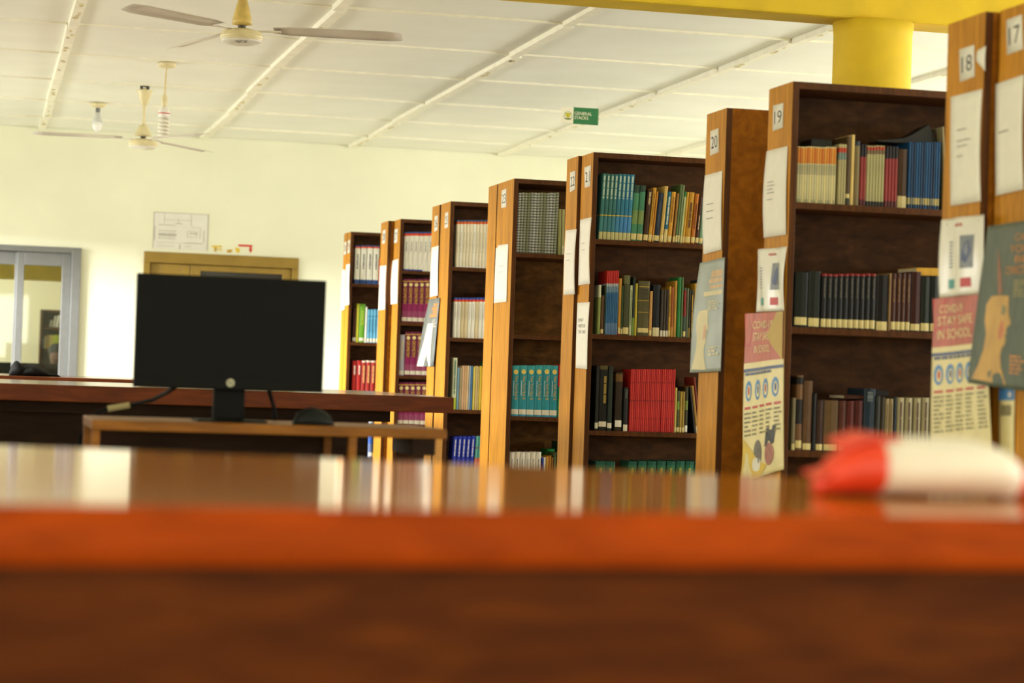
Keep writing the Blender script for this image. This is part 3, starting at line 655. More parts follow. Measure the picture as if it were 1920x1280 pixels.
k10 = St((18, 18, 18), [(.965, 1, (150, 35, 30))], stk=(.02, .17), stkc=LBLY, title=('bars', (120, 115, 95), .56, .92, .12))
brn = St((72, 36, 20), stk=(.02, .16), stkc=LBLY, title=('bars', (140, 105, 60), .5, .9, .2))
shelf_row(19, 1, Z9, [(88, 164, 152, 'thick black green book', St((26, 32, 26), stk=(.04, .18), stkc=LBLY)), (168, 234, 150, 'second thick black green book', St((30, 36, 28), stk=(.02, .17), stkc=LBLY))] + even(240, 552, 10, 164, 'black volume with white label', k10) +
    [(556, 622, 170, 'broad black book', St((24, 22, 20), stk=(.0, .16), stkc=LBLY)), (626, 638, 160, 'slim tan book', St((150, 120, 80)))] + even(640, 750, 4, 160, 'dark brown volume', brn) + [(752, 808, 152, 'maroon brown book', St((62, 28, 20), stk=(.02, .13), stkc=LBLY)), (810, 862, 176, 'dark green volume', St((30, 38, 30), stk=(.02, .16), stkc=LBLY)), (865, 912, 178, 'dark green volume', St((30, 40, 32), stk=(.02, .16), stkc=LBLY))], .16)
shelf_row(19, 2, Z9, [(72, 92, 872, 'slim grey book', St((130, 120, 90), stk=(0, .12), stkc=LBLY)), (94, 132, 742, 'tall tan and black book', St((118, 84, 50), [(.35, .68, (30, 28, 24)), (.88, .98, (30, 28, 24))], stk=(.03, .13), stkc=LBLY)), (136, 186, 776, 'tall brown tan book', St((100, 72, 46), stk=(.01, .1), stkc=LBLY)), (190, 210, 845, 'thin black book', St((22, 24, 24))),
    (212, 252, 886, 'dark brown book', St((60, 36, 22), stk=(.01, .13), stkc=LBLY)), (256, 336, 888, 'wide tan brown book', St((105, 80, 48), stk=(.01, .13), stkc=LBLY)), (338, 382, 888, 'rust brown book', St((85, 42, 26), stk=(.01, .13), stkc=LBLY)), (384, 428, 888, 'dark red volume', St((92, 34, 26), stk=(.01, .13), stkc=LBLY)), (430, 476, 888, 'dark red volume', St((84, 30, 24), stk=(.01, .13), stkc=LBLY)),
    (482, 546, 818, 'dark blue broad book', St((36, 52, 66), title=('bars', (100, 110, 110), .8, .95, .5))), (550, 576, 862, 'slate grey book', St((55, 55, 48))), (578, 602, 866, 'olive black book', St((58, 50, 30))), (604, 624, 876, 'beige paperback', St((170, 150, 105), title=('bars', (90, 70, 40), .2, .9, .2))), (626, 650, 876, 'beige paperback', St((160, 140, 98), title=('bars', (90, 70, 40), .2, .9, .2))), (652, 668, 870, 'narrow dark blue book', St((36, 46, 56)))] +
    [(x, x + 40, 872, 'pale grey volume with dark title', St((178, 168, 130), title=('bars', (90, 60, 60), .2, .92, .22))) for x in (672, 719, 768, 815, 862)], .16)
# things lying on top of the rows in bookcase 19
def lying(name, x0, x1, y0, y1, z0, h, c, label, rot=0.0, tilt=0.0):
    t = h; m = MB(); w = x1 - x0; d = y1 - y0
    e = MB().box(0, w, 0, .003, 0, t).box(0, w, 0, d, 0, .002).box(0, w, 0, d, t - .002, t).obj(name, cmat(c))
    MB().box(.002, w - .004, .004, d - .003, .0022, t - .0022).obj('pages', PAGES, e)
    e.location = (x0, y0, z0); e.rotation_euler = (0, tilt, rot)
    return tag(e, label, 'book', 'books laid flat on bookcase nineteen')
yf = 7.284
p = on_y(1723, 514, yf); q = on_y(1767, 514, yf)
zt = on_y(1745, 517, yf).z
lying('book', p.x, p.x + .13, yf + .02, yf + .17, zt, .028, (215, 165, 50), 'yellow book lying flat on the dark green volumes on the second shelf', .06, -.03)
p = on_y(1585, 747, yf); lying('book', p.x, p.x + .075, yf + .01, yf + .15, on_y(1600, 748, yf).z, .014, (70, 36, 24), 'brown book lying flat on dark red volumes on the third shelf', .02)
p = on_y(1590, 741, yf); lying('book', p.x, p.x + .06, yf + .02, yf + .15, on_y(1600, 743.6, yf).z, .007, (120, 80, 50), 'thin tan book lying uppermost above the dark red volumes', -.03)
p = on_y(1640, 744, yf); lying('book', p.x, p.x + .06, yf + .02, yf + .15, on_y(1650, 742.5, yf).z, .022, (26, 26, 24), 'black book lying flat on the slate and olive books', .03)
# black folder slumped over the dark blue booklets
f = MB(); z0 = on_y(1700, 266.5, yf).z
pts = [on_y(x, y, yf) for x, y in ((1652, 264), (1700, 258), (1716, 252), (1735, 240), (1748, 233), (1758, 252), (1763, 266))]
topz = [(pp.x, max(pp.z, z0 + .003)) for pp in pts]
f.rings([[(topz[0][0], y, z0)] + [(xx, y, zz) for xx, zz in topz] + [(topz[-1][0], y, z0)] for y in (yf + .03, yf + .12)])
fo = f.obj('folder', mat('black_plastic', (24, 24, 22), 0.45, 0.05)); tag(fo, 'black folder slumped over the dark blue booklets on the top shelf', 'folder')
g = MB(); pp = on_y(1527, 276, yf); qq = on_y(1566, 276, yf)
zz = on_y(1545, 277, yf).z
g.box(pp.x, qq.x, yf + .03, yf + .14, zz, zz + .032)
tag(g.obj('box_file', mat('black_card', (28, 26, 22), 0.6, 0.06), bevel=.002), 'black box file lying on the orange-topped booklets', 'file')

# ------------------------------------------------------------------ papers, number cards and posters on the end panels
class Sheet:
    """a sheet of paper hung on an end panel; corners are photograph pixels projected on to the panel's plane, then bowed and curled off it"""
    def __init__(s, num, corners, bow=.004, lift=.0025, curl=0.0, wave=0.0, seed=0, x=None):
        s.x = x or CASES[num][0]
        s.c = [on_x(px, py, s.x) for px, py in corners]      # top left, top right, bottom right, bottom left as seen
        s.bow, s.lift, s.curl, s.wave = bow, lift, curl, wave
        s.ph = seed * 1.7
    def at(s, u, v, off=0.0):
        a = s.c[3].lerp(s.c[2], u); b = s.c[0].lerp(s.c[1], u); p = a.lerp(b, v)
        o = s.lift + s.bow * math.sin(math.pi * v) * (.6 + .4 * math.sin(3 * u + s.ph)) + s.curl * (1 - v) ** 2 * (1 - u * .6) + s.wave * (1 + math.sin(9 * u + s.ph + 1.2 * math.sin(2.2 * v + s.ph))) * .5
        return Vector((s.x - o - off, p.y, p.z))
    def sheet(s, name, m, label, cat, nu=8, nv=12, group=None):
        s.o = s.patch(name, 0, 1, 0, 1, m, 0, nu, nv, None)
        sm = s.o.modifiers.new('thickness', 'SOLIDIFY'); sm.thickness = .0006; sm.offset = 0
        tag(s.o, label, cat, group); return s
    def patch(s, name, u0, u1, v0, v1, m, off=.0008, nu=6, nv=6, parent='self'):
        b = MB(); i = 0
        for a in range(nu + 1):
            for c in range(nv + 1):
                b.v.append(tuple(s.at(u0 + (u1 - u0) * a / nu, v0 + (v1 - v0) * c / nv, off)))
        for a in range(nu):
            for c in range(nv):
                k = a * (nv + 1) + c; b.f.append((k, k + nv + 1, k + nv + 2, k + 1)); b.m.append(0)
        o = link(name, mk(b, name, m), s.o if parent == 'self' else None, smooth=True); return o
    def shape(s, name, pts, m, off=.0010):
        b = MB(); b.poly([s.at(u, v, off) for u, v in pts]); o = link(name, mk(b, name, m), s.o)
        return o
    def ellipse(s, name, u, v, ru, rv, m, off=.0012):
        return s.shape(name, [(u + ru * math.cos(a), v + rv * math.sin(a)) for a in [2 * math.pi * k / 18 for k in range(18)]], m, off)
    def text(s, word, u0, u1, v0, v1, m, off=.0012, name='printed_text', thin=0.0):
        vs, fs = text_geo(word, thin); b = MB()
        b.v = [tuple(s.at(u0 + (u1 - u0) * a, v0 + (v1 - v0) * c, off)) for a, c in vs]; b.f = fs; b.m = [0] * len(fs)
        return link(name, mk(b, name, m), s.o)
    def lines(s, u0, u1, vtop, n, dv, m, hgt=.4, seed=1, name='print_line'):
        r = random.Random(seed); b = MB()
        for k in range(n):
            v = vtop - k * dv; u = u0; end = u0 + (u1 - u0) * r.uniform(.55, 1)
            while u < end:
                w = min(r.uniform(.05, .13), end - u)
                b.poly([s.at(*q, .0022) for q in ((u, v - dv * hgt), (u + w, v - dv * hgt), (u + w, v), (u, v))]); u += w + .02
        o = link(name, mk(b, name, m), s.o); return o
def mk(b, name, m):
    me = bpy.data.meshes.new(name); me.from_pydata(b.v, [], b.f); me.materials.append(m); me.polygons.foreach_set('material_index', b.m); return me

TAGS = {17: [(1888, 38), (1917, 27), (1919, 92), (1889, 103)], 18: [(1799.5, 93), (1827.5, 84), (1828, 143), (1801, 154)], 19: [(1450.5, 198), (1469.5, 193), (1468.5, 239), (1449.5, 246)],
        20: [(1332.5, 246), (1348, 240), (1348.5, 285), (1332, 292)], 21: [(1096.3, 314), (1108.5, 309.3), (1107.5, 349), (1097, 352)], 22: [(1069.5, 323), (1079.5, 319.7), (1078.8, 355), (1069, 360.5)],
        23: [(941.3, 357), (950, 353), (950, 388), (940.3, 390)], 25: [(835, 399.5), (841, 396.5), (840.5, 426), (834, 428.5)], 26: [(815.5, 405.5), (821.3, 403.5), (821, 431), (814.6, 434.5)],
        27: [(740, 430), (746.5, 428), (745, 455), (739, 456)], 28: [(718, 432), (723.5, 430), (722.5, 456), (716.8, 457.5)], 29: [(652.8, 451), (656.8, 449), (656, 473.5), (652, 475)], 30: [(646, 454), (650, 452.5), (649.2, 476), (645, 478)]}
for num, cs in TAGS.items():
    s = Sheet(num, cs, .0008, .0012); s.sheet('number_card', PAPER, 'white card printed %d (%s) on the end of its bookcase' % (num, NUMW[num]), 'card', 2, 2, 'number cards on the bookcase ends')
    s.text(str(num), .16, .86, .24, .74, INK, name='printed_number', thin=.008)
# plain notices
NOTES = {17: ([(1868, 158), (1921, 140), (1921, 355), (1871, 367)], .006), 18: ([(1784, 182), (1843, 167), (1841, 377), (1786, 386)], .006), 19: ([(1438.5, 283.5), (1478, 273.5), (1475.5, 440), (1435, 446)], .01), 20: ([(1322.5, 329), (1355.5, 320), (1354.5, 468), (1322, 477)], .01),
         21: ([(1088.5, 412), (1110, 407), (1107.5, 532), (1086.5, 535)], .008), 22: ([(1061.5, 432), (1082, 429), (1079, 551.5), (1059, 553)], .008), 23: ([(934, 460), (954, 457), (951, 565.5), (932, 568)], .006), 24: ([(930.5, 464.5), (933.3, 464), (931.5, 568), (928, 568.5)], .002),
         25: None, 26: ([(810, 464), (823, 460), (822, 554), (807.5, 557)], .004), 27: ([(736, 488.5), (747.5, 485), (746, 569), (734, 571)], .006), 28: ([(713, 498.5), (725, 497), (723, 580), (711, 582)], .004),
         29: ([(649.5, 496), (656.5, 494), (655.5, 571), (648.5, 573)], .004), 30: ([(642.5, 506), (647.8, 505), (646.5, 580), (640.5, 583)], .004)}
nd = {17: 'with one short grey line', 18: 'with four lines of small print', 19: 'with five short printed lines', 20: 'with three printed lines, hanging above a blue poster', 21: 'with two faint lines above another notice', 22: 'that is nearly blank, hung low', 23: 'with two faint marks', 24: 'showing as a thin sliver',
      26: 'above a narrow grey poster', 27: 'curling at its upper corner', 28: 'hanging flat and blank', 29: 'beside the lit front edge', 30: 'at the far left end'}
for num, it in NOTES.items():
    if not it: continue
    s = Sheet(num, it[0], it[1], .002, .004, seed=num); s.sheet('paper_notice', PAPER, 'white paper notice %s on bookcase %s' % (nd[num], NUMW[num]), 'notice', 6, 10, 'paper notices on the bookcase ends')
    if num == 19: s.lines(.22, .62, .63, 4, .042, GREYINK, .22, 3); s.lines(.22, .6, .43, 1, .04, GREYINK, .22, 4)
    if num == 20: s.lines(.22, .62, .62, 3, .09, GREYINK, .11, 5)
    if num == 18: s.lines(.25, .6, .68, 1, .05, GREYINK, .2, 6); s.lines(.25, .9, .58, 2, .05, GREYINK, .2, 7); s.lines(.25, .6, .44, 1, .05, GREYINK, .2, 8)
    if num == 17: s.lines(.12, .62, .56, 1, .06, GREYINK, .2, 9)
    if num in (21, 22, 23): s.lines(.25, .75, .63, 2, .1, GREYINK, .07, num)
s = Sheet(21, [(1083.5, 567.5), (1106.5, 566), (1102.5, 692), (1082.5, 690)], .006, .002, .006, seed=2)
s.sheet('paper_notice', PAPER, 'white notice reading DON\'T WRITE ON THE TABLE on bookcase twenty-one', 'notice', 6, 10, 'paper notices on the bookcase ends')
s.text("DON'T", .14, .56, .71, .76, GREYINK); s.text('WRITE ON', .16, .72, .62, .67, GREYINK); s.text('THE TABLE', .16, .8, .53, .58, GREYINK)
# torn scrap beside card 18
s = Sheet(18, [(1834, 95), (1850, 86), (1848.5, 134), (1832, 115)], .003, .002); s.sheet('paper_scrap', PAPER, 'torn cream paper scrap stuck beside the eighteen card', 'paper', 3, 4)

LIGHTP = mat('glossy_white_poster', (0.78, 0.75, 0.66), 0.22, 0.05, 9, linear=True)
RED = mat('print_red', (190, 45, 38), 0.45, 0.08, 20); PINKR = mat('print_faded_red', (186, 92, 74), 0.45, 0.2, 25, stretch=(1, 3, 1)); YEL = mat('print_yellow', (222, 190, 70), 0.45, 0.08, 20)
CRY = mat('print_cream', (230, 216, 160), 0.45, 0.07, 15); BLU = mat('print_blue', (70, 130, 190), 0.45, 0.15, 30); DBL = mat('print_dark_blue', (60, 75, 120), 0.45, 0.15, 30); TEAL = mat('print_teal', (60, 150, 145), 0.45, 0.1, 30)
ORG = mat('print_orange', (205, 135, 60), 0.5, 0.12, 30); SKIN = mat('print_ochre', (196, 150, 62), 0.45, 0.14, 12); SLATE = mat('print_slate_green', (88, 97, 82), 0.55, 0.16, 14, stretch=(1, 3, 1)); GREYB = mat('print_grey_blue', (146, 154, 146), 0.35, 0.14, 10)
PALEY = mat('print_pale_yellow', (205, 190, 140), 0.4, 0.1, 10); BLUSH = mat('print_blush', (196, 112, 60), 0.45, 0.15, 20); BLK = mat('print_black', (52, 50, 50), 0.5, 0.2, 60); LETT = mat('print_cream_letters', (240, 222, 160), 0.45, 0.04, 20); OLV = mat('print_olive_grey', (120, 116, 72), 0.45, 0.2, 20)
TANB = mat('poster_back', (190, 160, 88), 0.6, 0.08, 8)

def thinker(num, corners, label, faded, seed, curl, group='portrait posters on the bookcase ends'):
    s = Sheet(num, corners, .012, .003, curl, .004, seed, 2.652 if num == 17 else None)
    s.sheet('portrait_poster', GREYB if faded else SLATE, label, 'poster', 20, 30, group)
    sk = PALEY if faded else SKIN
    # profile facing right, neck and shoulder: a plain generic head
    head = [(.10, .03), (.86, .02), (.74, .12), (.70, .19), (.72, .24), (.76, .25), (.80, .27), (.80, .30), (.78, .315), (.82, .33), (.80, .345), (.83, .37), (.90, .385), (.90, .40), (.84, .45), (.83, .49), (.82, .555), (.60, .56), (.34, .555), (.24, .50), (.24, .40), (.30, .32), (.28, .22), (.20, .12)]
    kx = .66 if faded else .78
    ux = lambda u: -.02 + u * kx
    s.shape('printed_head', [(ux(u), v) for u, v in head], sk, .0010)
    if not faded:
        s.ellipse('printed_ear', ux(.40), .43, .03, .045, OLV, .0014); s.ellipse('printed_cheek', ux(.66), .35, .07, .06, BLUSH, .0014); s.ellipse('printed_eye', ux(.70), .47, .06, .03, OLV, .0015)
        s.ellipse('printed_shoulder', ux(.40), .09, .10, .055, OLV, .0014)
    else: s.ellipse('printed_cheek', ux(.66), .36, .07, .07, mat('print_faded_blush', (206, 160, 125), .45, .12, 20), .0014)
    return s
s = thinker(20, [(1315.5, 493), (1361, 482), (1356, 696), (1303, 699)], 'faded grey-blue portrait poster hanging on bookcase twenty, lower corner flaring out', True, 1, .015)
for k, (a, b, c, d) in enumerate(((.52, .95, .84, .90), (.45, .95, .79, .83), (.5, .95, .74, .77), (.30, .95, .68, .72))): s.patch('orange_block', a, b, c, d, PALEY if k == 3 else mat('print_faded_orange', (196, 160, 110), .45, .15, 40), .0011, 4, 2)
s.lines(.52, .95, .63, 4, .022, PALEY, .5, 3); s.lines(.6, .95, .22, 3, .03, PALEY, .5, 4)
s = thinker(17, [(1856, 424), (1936, 412), (1936, 734), (1830, 718)], 'slate green portrait poster with ochre profile head on bookcase seventeen', False, 2, .02)
for wd, a, b, c, d in (('CAN', .70, .98, .885, .93), ('YOU', .60, .98, .815, .86), ('BE', .72, .98, .755, .795), ('CONNECTED', .52, 1.0, .685, .735)):
    s.text(wd, a, b, c, d, ORG, .003)
s.lines(.72, .98, .65, 6, .018, mat('print_dull_yellow', (150, 140, 80), .5, .1), .5, 5); s.lines(.70, .98, .2, 5, .024, ORG, .5, 8)
s.shape('orange_streak', [(.28, .86), (.40, .70), (.46, .58), (.38, .56), (.33, .68)], mat('print_faded_rust', (150, 96, 62), .5, .2, 20))
# narrow poster on 26
s = Sheet(26, [(806, 561), (825.5, 558), (816, 687), (788.5, 686.5)], .012, .003, .02, .002, 5)
s.sheet('narrow_poster', mat('print_grey', (112, 118, 116), .4, .12, 14), 'narrow grey poster with orange lettering blocks hanging on bookcase twenty-six', 'poster', 6, 10)
for a, b, c, d in ((.52, .9, .885, .925), (.40, .9, .83, .87), (.55, .9, .78, .82), (.35, .9, .725, .77)): s.patch('orange_block', a, b, c, d, ORG, .0011, 3, 1)
s.lines(.62, .95, .69, 5, .025, LIGHTP, .5, 4)
s.shape('pale_figure', [(.0, .0), (.80, .0), (.72, .3), (.70, .63), (.30, .64), (.22, .4)], LIGHTP)

def striped(num, corners, label, seed):
    s = Sheet(num, corners, .006, .003, .003, .012, seed)
    s.sheet('white_poster', LIGHTP, label, 'poster', 30, 20, 'crinkled white posters on the bookcase ends')
    s.patch('picture_block', .52, .78, .34, .76, mat('print_grey_picture', (110, 116, 122), .4, .3, 30), .0011, 4, 4)
    s.shape('blue_figure', [(.56, .45), (.66, .40), (.74, .55), (.70, .70), (.62, .66), (.58, .55)], DBL, .0016)
    s.lines(.2, .3, .7, 8, .045, DBL, .35, seed)
    s.patch('teal_square', .18, .34, .10, .22, TEAL, .0011, 2, 2); s.patch('red_square', .54, .74, .10, .22, RED, .0011, 2, 2)
    s.lines(.4, .62, .92, 1, .06, PINKR, .6, seed + 3)
    for u in (.14, .86): s.ellipse('drawing_pin', u, .93, .012, .008, INK, .003)
    return s
striped(19, [(1425, 467.5), (1482, 462.5), (1477, 583), (1421.5, 585)], 'crinkled white poster with blue picture above red poster on bookcase nineteen', 3)
striped(18, [(1768.5, 412), (1851, 402), (1849.5, 550), (1768.5, 558)], 'crinkled white poster with blue pictures on bookcase eighteen', 6)

def covid(num, corners, label, seed, folded):
    s = Sheet(num, corners, .010, .004, .008, .006, seed)
    s.sheet('health_poster', CRY, label, 'poster', 24, 40, 'health posters on the bookcase ends')
    s.patch('red_field', 0, 1, .70, 1, PINKR, .0012, 24, 14)
    s.shape('red_corner', [(-.05, 1.0), (.22, 1.0), (.14, .80), (.02, .80)], RED, .0016)
    if folded:
        s.text('COVID-19', .20, .74, .905, .95, LETT, .0035); s.text('STAY SAFE', .22, .66, .83, .88, LETT, .0035); s.text('IN SCHOOL', .26, .70, .755, .80, LETT, .0035)
        s.shape('folded_flap', [(1.0, 1.0), (.86, 1.0), (.62, .86), (.74, .80), (1.0, .69)], TANB, .006)
    else:
        s.text('COVID-19', .12, .58, .905, .955, LETT, .0035); s.text('STAY SAFE', .10, .78, .83, .885, LETT, .0035); s.text('IN SCHOOL', .10, .76, .745, .805, LETT, .0035)
        s.shape('orange_figure', [(.62, 1.0), (.95, .98), (.98, .72), (.78, .71), (.7, .8)], mat('print_rust', (180, 105, 60), .45, .2, 20), .0012)
    s.patch('grey_band', .0, 1, .645, .665, DBL, .0012, 8, 1); s.patch('pale_band', .0, 1, .665, .70, CRY, .0012, 8, 1)
    s.lines(.05, .95, .64, 1, .02, DBL, .8, 12)
    for k in range(5 if not folded else 4):
        u = (.12 + .19 * k) if not folded else (.14 + .23 * k)
        s.ellipse('blue_drawing', u, .53, .075, .062, BLU, .0012); s.ellipse('pale_drawing', u + .01, .525, .042, .040, CRY, .0015); s.ellipse('small_figure', u + .01, .53, .022, .026, DBL if k % 2 else RED, .0018)
    for k in range(5): s.patch('red_heading', .05 + .19 * k, .19 + .19 * k, .42, .435, RED, .0012, 2, 1)
    for k in range(5): s.lines(.05 + .19 * k, .21 + .19 * k, .40, 9 if not folded else 6, .026, OLV, .4, 20 + k)
    if folded:
        s.shape('yellow_foot', [(-.08, -.01), (.42, .0), (.62, .06), (.40, .09), (.10, .22), (.02, .25), (-.01, .12)], YEL, .0014)
        s.shape('dark_photo', [(.62, .28), (.86, .30), (.80, .18), (.56, .17)], BLK, .0016); s.ellipse('photo_figure', .37, .15, .10, .075, mat('print_figure_grey', (110, 104, 96), .5, .3, 60), .0016); s.ellipse('photo_shirt', .33, .08, .10, .045, LIGHTP, .0018)
        s.ellipse('photo_figure', .68, .12, .12, .07, mat('print_figure_red', (170, 110, 95), .5, .35, 60), .0016)
    return s
covid(19, [(1405, 588), (1474, 584), (1474, 880), (1402, 902)], 'red and yellow COVID-19 poster with a folded corner on bookcase nineteen', 4, True)
covid(18, [(1760, 560), (1851, 551), (1866, 856), (1756, 868)], 'red and yellow COVID-19 poster lying flat on bookcase eighteen', 9, False)
s = Sheet(17, [(1877, 700), (1906, 700), (1903, 880), (1872, 880)], .004, .002)
s.sheet('barcode_leaflet', CRY, 'cream leaflet with blue top and barcode below the portrait poster', 'leaflet', 4, 8)
s.patch('blue_top', 0, 1, .72, 1, BLU, .001, 3, 3); s.ellipse('white_spot', .7, .78, .1, .03, LIGHTP)
for k in range(9): s.patch('barcode_bar', .2 + .075 * k, .2 + .075 * k + (.03 if k % 3 else .05), .56, .67, INK, .001, 1, 1)

# ------------------------------------------------------------------ things on the far wall
def wall_patch(name, x0, x1, z0, z1, y0, y1, m, parent=None):
    return MB().box(x0, x1, y0, y1, z0, z1).obj(name, m, parent)
a = on_y(288.5, 397, D); b = on_y(389, 470, D)
plan = empty('floor_plan', (a.x, D, b.z)); w_, h_ = b.x - a.x, a.z - b.z
tag(plan, 'white paper floor plan pinned above the brown door', 'plan')
PLANP = mat('plan_paper', (0.72, 0.71, 0.66), 0.8, 0.04, 8, linear=True)
wall_patch('sheet', 0, w_, 0, h_, -.004, -.002, PLANP, plan)
PEN = mat('plan_line_grey', (0.42, 0.41, 0.36), 0.8, 0.05, linear=True)
def pl(u0, u1, v0, v1, nm='plan_line', m=PEN): wall_patch(nm, u0 * w_, u1 * w_, v0 * h_, v1 * h_, -.0046, -.004, m, plan)
for r_ in ((0, 1, .985, 1), (.985, 1, 0, 1), (0, .012, 0, 1), (.19, .2, .70, 1), (.68, .69, .66, 1), (.2, .68, .80, .81), (.45, .46, .72, .84), (.40, .52, .70, .72), (.02, .035, .22, .62), (.915, .93, .22, .55), (.09, .42, .28, .29), (.09, .42, .50, .51), (.62, .80, .50, .51), (.62, .80, .35, .36), (.62, .63, .35, .51), (.79, .80, .35, .51), (.06, .93, .17, .178), (.85, .86, .30, .62), (.70, .86, .62, .63), (.10, .40, .65, .665), (.58, .90, .185, .20), (.48, .50, .0, .14), (.1, .4, .08, .09), (.58, .7, .09, .1)): pl(*r_)
for k in range(11): pl(.10 + .03 * k, .122 + .03 * k, .36, .42, 'plan_stack')
for k in range(8): pl(.10 + .04 * k, .107 + .04 * k, .28, .50)
for u_ in (.67, .72, .76): pl(u_, u_ + .03, .43, .47, 'plan_stack')
# red arrow and yellow tape bits
ar = empty('arrow_sticker', on_y(460, 466, D)); tag(ar, 'red bent arrow sticker on the wall above the door', 'sticker')
REDS = mat('red_sticker', (205, 48, 20), 0.5, 0.05)
def rel(o, x, y): q = on_y(x, y, D) - o.location; return q.x, q.z
for pts, nm in (([(447, 458.2), (473, 459.5), (473, 463), (447, 461.8)], 'arrow_shaft'), ([(468.3, 463), (472, 463), (471.5, 468), (468, 468)], 'arrow_stem'), ([(466.3, 467), (473.6, 467.6), (469.5, 474)], 'arrow_head')):
    b = MB(); fr = [rel(ar, *p_) for p_ in pts]
    b.rings([[(x, y, z) for x, z in fr] for y in (-.004, -.002)]); b.obj(nm, REDS, ar)
TAPE = mat('yellow_tape', (222, 190, 40), 0.5, 0.12); TAPEB = mat('brown_tape', (186, 150, 50), 0.5, 0.15)
for k, (pts, m_, lb) in enumerate((([(397, 460), (416, 460.5), (416, 463.5), (397, 463)], TAPE, 'flat yellow tape strip, uppermost beside the floor plan'), ([(401, 463.5), (407, 463.5), (405, 472), (402, 471)], TAPEB, 'short brown tape scrap hanging under the yellow strip'), ([(408, 466), (416, 466.5), (416, 469), (408, 468.5)], TAPE, 'pale yellow tape scrap beside the brown one'),
        ([(426, 468), (436, 467.5), (434, 473), (425, 473.5)], TAPEB, 'brown tape scrap low above the brown door'), ([(440, 464), (450, 466), (448, 474), (444, 473)], TAPE, 'bright yellow tape scrap next to the red arrow'))):
    c0 = on_y(*pts[0], D); b = MB(); fr = [(on_y(*p_, D).x - c0.x, on_y(*p_, D).z - c0.z) for p_ in pts]
    b.rings([[(x, y, z) for x, z in fr] for y in (-.004, -.001)]); o = b.obj('tape_scrap', m_); o.location = c0
    tag(o, lb, 'tape', 'tape scraps on the far wall')

# ------------------------------------------------------------------ hanging sign
sg = empty('hanging_sign', on_y(1088.5, 217.5, 14)); tag(sg, 'green and white hanging sign reading GENERAL STACKS', 'sign')
def srel(x, y): q = on_y(x, y, 14) - sg.location; return q.x, q.z
x0 = srel(1052, 217)[0]; xm = srel(1075.2, 217)[0]; x1 = srel(1122, 217)[0]; z1 = .055; z0 = -.053
GRN = mat('sign_green', (18, 108, 52), 0.5, 0.06); SWH = mat('sign_white', (0.80, 0.77, 0.60), 0.6, 0.03, linear=True)
MB().box(xm, x1, 0, .004, z0, z1).obj('green_board', GRN, sg); MB().box(x0, xm, 0, .004, z0 + .003, z1 - .004).obj('white_board', SWH, sg)
for wd, (a0, a1), (b0, b1) in (('GENERAL', (1077, 1109.5), (.006, .027)), ('STACKS', (1077, 1103), (-.022, -.001))):
    vs, fs = text_geo(wd); u0, u1 = srel(a0, 217)[0], srel(a1, 217)[0]; b = MB()
    b.v = [(u0 + (u1 - u0) * p_, -.0012, b0 + (b1 - b0) * q_) for p_, q_ in vs]; b.f = fs; b.m = [0] * len(fs)
    link('lettering', mk(b, 'lettering', mat('sign_letters', (240, 236, 205), .5, .03)), sg)
cx_ = srel(1065, 217)[0]
b = MB(); b.poly([(cx_ - .018, -.001, .016), (cx_ + .018, -.001, .016), (cx_ + .017, -.001, -.004), (cx_, -.001, -.02), (cx_ - .017, -.001, -.004)]); link('crest', mk(b, 'crest', mat('crest_yellow', (190, 180, 40), .5, .3, 120)), sg)
b = MB(); b.rings([[(cx_ + r_ * math.cos(t_), -.0008, -.002 + r_ * math.sin(t_)) for t_ in [2 * math.pi * k / 24 for k in range(24)]] for r_ in (.025, .028)], caps=False); link('crest_ring', mk(b, 'crest_ring', mat('crest_green', (120, 150, 90), .5, .1)), sg)
b = MB(); b.poly([(cx_ - .026, -.001, -.018), (cx_ + .026, -.001, -.018), (cx_ + .018, -.001, -.027), (cx_ - .018, -.001, -.027)]); link('crest_ribbon', mk(b, 'crest_ribbon', mat('crest_ribbon_olive', (110, 120, 60), .5, .1)), sg)
THR = mat('clear_thread', (0.75, 0.72, 0.55), .5, .02, linear=True)
for xx in (x0 + .03, x1 - .012): MB().tube([(xx, .002, z1 - .002), (xx, .002, ZC - sg.location.z - .01)], .0006, 5).obj('thread', THR, sg)

